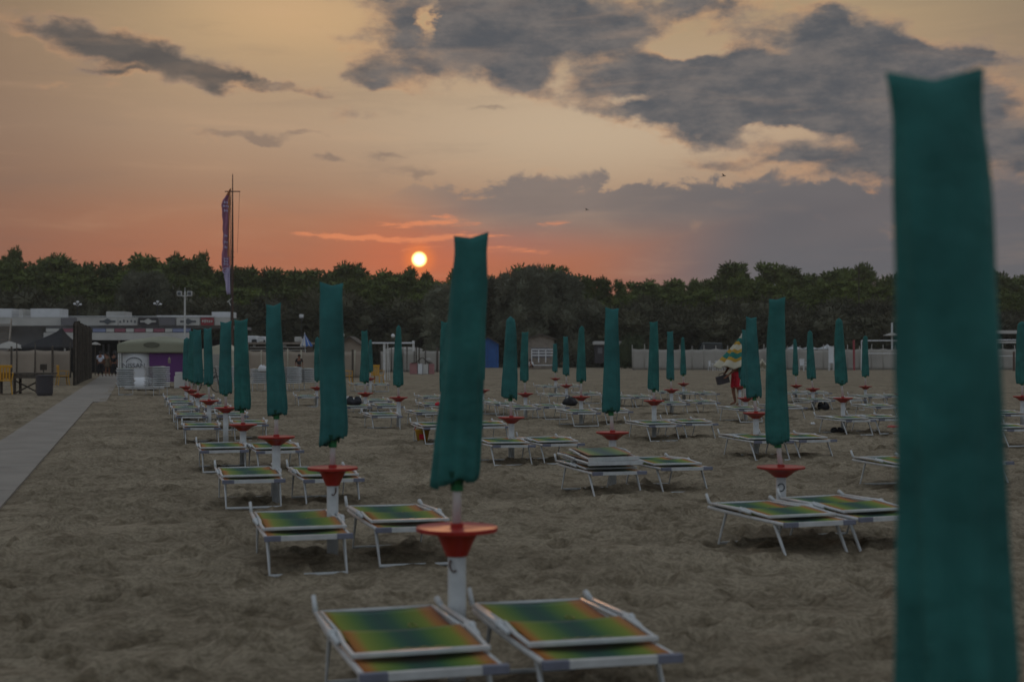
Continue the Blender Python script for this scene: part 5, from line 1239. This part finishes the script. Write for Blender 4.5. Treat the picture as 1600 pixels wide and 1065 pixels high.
# ------------------------------------------------------------------ trees
def crown_mesh(name, seed, m, blobs, leaves, lsize, droop=0.0, upward=0.3, core=0.80, stretch=1.0):
    """foliage spread over many uneven clumps: thousands of small leaf tufts round a rough dark inside"""
    r = np.random.default_rng(seed); V = []; Fc = []; o = 0
    for (cx, cy, cz, rx, ry, rz) in blobs:
        # rough inner body
        bm = bmesh.new(); bmesh.ops.create_icosphere(bm, subdivisions=2, radius=1.0)
        vs = np.array([v.co[:] for v in bm.verts]); fsb = [[v.index for v in f.verts] for f in bm.faces]; bm.free()
        k_ = core * (0.80 + 0.30 * r.random(len(vs)))[:, None]
        vs = vs * k_ * np.array([rx, ry, rz]) + np.array([cx, cy, cz])
        V.append(vs); Fc += [[i + o for i in f] for f in fsb]; o += len(vs)
        n = int(leaves * rx * rz)
        d = r.normal(size=(n, 3)); d /= np.linalg.norm(d, axis=1)[:, None]
        rad = (0.78 + 0.34 * r.random(n) ** 1.5)[:, None]
        c = d * rad * np.array([rx, ry, rz]) + np.array([cx, cy, cz])
        ax = d + r.normal(size=(n, 3)) * 0.7 + np.array([0, 0, upward - droop]); ax /= np.linalg.norm(ax, axis=1)[:, None]
        sd_ = np.cross(ax, r.normal(size=(n, 3))); sd_ /= np.linalg.norm(sd_, axis=1)[:, None]
        L = (lsize * (0.6 + 0.8 * r.random(n)))[:, None]; Wd = L * (0.34 if stretch == 1.0 else 0.34 / stretch)
        q = np.stack([c - sd_ * Wd * .5, c + sd_ * Wd * .5, c + ax * L + sd_ * Wd * .25, c + ax * L * 1.15, c + ax * L * .8 - sd_ * Wd * .6], 1).reshape(-1, 3)
        V.append(q); b_ = np.arange(n) * 5 + o
        Fc += [[int(i), int(i + 1), int(i + 2), int(i + 3), int(i + 4)] for i in b_]; o += n * 5
    me = bpy.data.meshes.new(name); me.from_pydata(np.concatenate(V).tolist(), [], Fc); me.materials.append(m); me.update()
    return me
def pine_blobs(r, w, h):
    b = []; n = r.randint(11, 15)
    for i in range(n):
        a = r.uniform(0, 6.28); t = i / n; zz = h * (.52 + .42 * t) ; rad = w * .5 * (1.0 - .75 * t ** 1.4) * r.uniform(.35, .95)
        s = w * r.uniform(.15, .25) * (1 - .35 * t)
        b.append((math.cos(a) * rad, math.sin(a) * rad * .8, zz, s * 1.25, s * 1.15, s * .72))
    for i in range(6):
        a = r.uniform(0, 6.28); b.append((math.cos(a) * w * .30, math.sin(a) * w * .22, h * r.uniform(.30, .50), w * .17, w * .16, w * .11))
    return b
def trunk_mesh(name, seed, h, r0, blobs):
    r = random.Random(seed); mb = MB(); bend_ = [(r.uniform(-.03, .03) * h * t, 0, h * t * .86) for t in (0, .3, .6, 1)]
    mb.tube(bend_, [r0, r0 * .8, r0 * .6, r0 * .25], 8)
    for b in blobs[::2]:
        z0 = max(.2 * h, b[2] - .18 * h); mb.tube([(bend_[1][0], 0, z0), ((b[0]) * .6, b[1] * .6, (z0 + b[2]) / 2 + .02 * h), (b[0], b[1], b[2])], [r0 * .35, r0 * .25, r0 * .1], 5)
    me = bpy.data.meshes.new(name); me.from_pydata(mb.v, [], mb.f); me.materials.append(M['bark']); me.update(); return me
protos = {}
def make_protos(kind, n, fn): protos[kind] = [fn(i) for i in range(n)]
def pine_p(i):
    r = random.Random(100 + i); b = pine_blobs(r, 6.4, 13.0)
    return crown_mesh("pine_crown", i, M['pine'], b, 185, .42), trunk_mesh("pine_trunk", i, 13.0, .22, b), 13.0
def tam_p(i):
    r = random.Random(200 + i); b = []
    for q in range(14):
        a = r.uniform(0, 6.28); t = q / 14; b.append((math.cos(a) * 2.3 * r.uniform(.3, 1) * (1 - .5 * t), math.sin(a) * 1.6 * r.uniform(.3, 1), 1.3 + 4.2 * t, r.uniform(.95, 1.35), 1.1, r.uniform(.9, 1.3)))
    return crown_mesh("tamarisk_crown", 50 + i, M['bush'], b, 230, .40, 0, .7, .78, 1.8), trunk_mesh("tamarisk_trunk", i, 5.5, .16, b), 6.6
make_protos('pine', 8, pine_p); make_protos('tam', 5, tam_p)
def tree(kind, x, ytop, Z, label, group, k_, sx=1.0, name=None, cat="tree"):
    cm, tm, h0 = protos[kind][k_ % len(protos[kind])]
    r = random.Random(int(x * 13 + Z)); h = CAMH + (HORY - ytop) * Z / F; s = h / h0
    root = empty(name or ("pine_tree" if kind == 'pine' else "tamarisk_tree"), (vx(x, Z), Z + r.uniform(-2, 2), 0), r.uniform(0, 6.28), label, cat, group)
    root.scale = (s * sx, s * sx, s)
    for nm, me_ in (("crown", cm), ("trunk", tm)):
        o = bpy.data.objects.new(nm, me_); COL.objects.link(o); o.parent = root
    return root
sky_prof = [(-60, 388), (0, 388), (15, 382), (50, 396), (100, 393), (130, 398), (170, 400), (205, 392), (240, 398), (275, 396), (320, 400), (345, 408), (380, 412), (450, 412), (490, 414), (540, 404), (580, 411), (610, 418),
            (645, 424), (665, 424), (690, 416), (760, 420), (790, 412), (830, 404), (870, 409), (900, 428), (960, 434), (1030, 434), (1060, 429), (1090, 430), (1115, 414), (1150, 404), (1180, 403), (1210, 410), (1240, 415), (1280, 408), (1340, 407), (1390, 420), (1560, 420), (1660, 418)]
def prof_y(x):
    for (a_, b_), (c_, d_) in zip(sky_prof[:-1], sky_prof[1:]):
        if a_ <= x <= c_: return b_ + (d_ - b_) * (x - a_) / (c_ - a_)
    return 420
seg = [(-99, 200, "left of the floodlight mast"), (200, 345, "above the bar's right end"), (345, 520, "between the mast and the third umbrella"), (520, 640, "left of the sun"), (640, 760, "below and right of the sun"), (760, 960, "behind the big grey tree"), (960, 1110, "behind the white villa"), (1110, 1400, "on the higher skyline at the right"), (1400, 1800, "right of the blurred umbrella")]
def segname(x): return [n_ for a_, b_, n_ in seg if a_ <= x < b_][0]
r = random.Random(11); x = -70; k_ = 0
while x < 1680:
    tree('pine', x, prof_y(x) + r.choice((-3, -1, 2, 5, 9, 13)), 205 + r.uniform(-8, 8), f"dark skyline pine {segname(x)}", f"skyline pines {segname(x)}", k_ * 3 + 1, r.uniform(.6, 1.3)); x += r.uniform(18, 34); k_ += 1
for (x, y, sx, lb) in [(12, 380, .5, "taller dark pine poking above the skyline at the left edge"), (275, 388, .45, "slim pine tip standing out above the bar's right end"), (319, 387, .5, "ragged pine tip standing out just left of the feather flag"), (640, 409, .55, "small pine top cutting into the lower left edge of the sun"), (664, 419, .6, "small pine top just under the sun's right edge"), (548, 403, .9, "rounded pine at the top of the skyline behind the third umbrella"),
                      (1150, 402, .9, "highest rounded pine of the right skyline"), (1342, 405, .6, "pine behind the thin dark mast with crossbar")]:
    tree('pine', x, y, 212, lb, None, k_, sx); k_ += 1
x = -80
while x < 1690:
    yy = prof_y(x) + r.uniform(20, 36); tree('pine', x, yy, 180 + r.uniform(-6, 6), f"green pine of the front rank {segname(x)}", f"front rank pines {segname(x)}", k_ * 5 + 2, r.uniform(.9, 1.45)); x += r.uniform(30, 46); k_ += 1
x = -80
while x < 1700:
    yy = r.uniform(446, 476) if x < 900 else r.uniform(458, 484)
    tree('tam', x, yy, 166 + r.uniform(-5, 5), f"dull green bushy tree below the pines {segname(x)}", f"bushy trees {segname(x)}", k_, r.uniform(1.0, 1.5)); x += r.uniform(32, 50); k_ += 1
x = 960
while x < 1700:
    tree('tam', x, r.uniform(484, 500), 160, f"low shrub above the long windbreak {segname(x)}", f"low shrubs {segname(x)}", k_, r.uniform(1.4, 2.0), "shrub", "shrub"); x += r.uniform(28, 40); k_ += 1
# the big grey feathery trees in the middle
def big_tree(xc, w, ytop, Z, seed, label):
    h = CAMH + (HORY - ytop) * Z / F; W_ = w * Z / F; r = random.Random(seed); b = []
    for q in range(46):
        a = r.uniform(0, 6.28); t = r.random(); zz = h * (.16 + .74 * t); rad = W_ * .42 * math.sqrt(max(.05, 1 - ((t - .35) / .72) ** 2)) * r.uniform(.35, 1.0)
        b.append((math.cos(a) * rad, math.sin(a) * rad * .6, zz, W_ * r.uniform(.07, .12), W_ * .09, W_ * r.uniform(.07, .12)))
    root = empty("feathery_tree", (vx(xc, Z), Z, 0), 0, label, "tree")
    o = bpy.data.objects.new("crown", crown_mesh("grey_crown", seed, M['tamarisk'], b, 620, .42, .1, .45, .76, 2.6)); COL.objects.link(o); o.parent = root
    o = bpy.data.objects.new("trunk", trunk_mesh("grey_trunk", seed, h * .8, .3, b[:16])); COL.objects.link(o); o.parent = root
big_tree(845, 205, 418, 158, 1, "big grey green feathery tree with a wide round crown over the pale hut")
big_tree(705, 110, 434, 158, 2, "grey green feathery tree right behind the notched umbrella")
big_tree(775, 100, 426, 160, 3, "grey green feathery tree above the blue hut")
big_tree(225, 110, 412, 170, 4, "pale grey green leafy tree over the bar terrace, between the two thin lamps")
# clipped dark hedge
mb_blobs = [(i * .5, 0, 1.6 + (i % 2) * .2, .7, .6, 1.7) for i in range(4)]
root = empty("clipped_hedge", (vx(976, 145), 145, 0), 0, "tall dark clipped hedge at the left end of the long windbreak", "hedge")
o = bpy.data.objects.new("hedge_leaves", crown_mesh("hedge_leaves", 9, M['hedge'], mb_blobs, 500, .16, 0, .2, .95)); COL.objects.link(o); o.parent = root
# undergrowth: one uncountable mass under the trees
r = random.Random(5); ub = []
for i in range(150): ub.append((-72 + i * .98 + r.uniform(-.5, .5), r.uniform(-4, 6), r.uniform(.6, 2.6), r.uniform(1.6, 2.6), 1.5, r.uniform(1.6, 2.6)))
o = bpy.data.objects.new("undergrowth", crown_mesh("undergrowth", 77, M['bush'], ub, 26, .45, 0, .3, 1.0)); COL.objects.link(o); o.location = (0, 186, 0)
tag(o, "dark tangled undergrowth filling the wood below the pines", "undergrowth", kind='stuff')
# woodland floor under the trees
mb = MB(); mb.grid(lambda u, v: (-160 + 320 * u, 152 + 240 * v, 0.02 + .25 * v), 30, 20); tag(mb.build("ground", M['bush']), kind='structure')

# ------------------------------------------------------------------ evening haze round the whole beach
mb = MB(); mb.box(-420, 420, -60, 560, -1.2, 22.0)
hz = mb.build("haze", M['sand']); hz.data.materials.clear()
hm = bpy.data.materials.new("haze"); hm.use_nodes = True; t = hm.node_tree; t.nodes.clear()
vol = t.nodes.new('ShaderNodeVolumePrincipled'); vol.inputs['Color'].default_value = (0.94, 0.90, 0.82, 1); vol.inputs['Density'].default_value = 0.00034; vol.inputs['Anisotropy'].default_value = 0.3
ou = t.nodes.new('ShaderNodeOutputMaterial'); t.links.new(vol.outputs[0], ou.inputs['Volume'])
hz.data.materials.append(hm); tag(hz, kind='stuff')
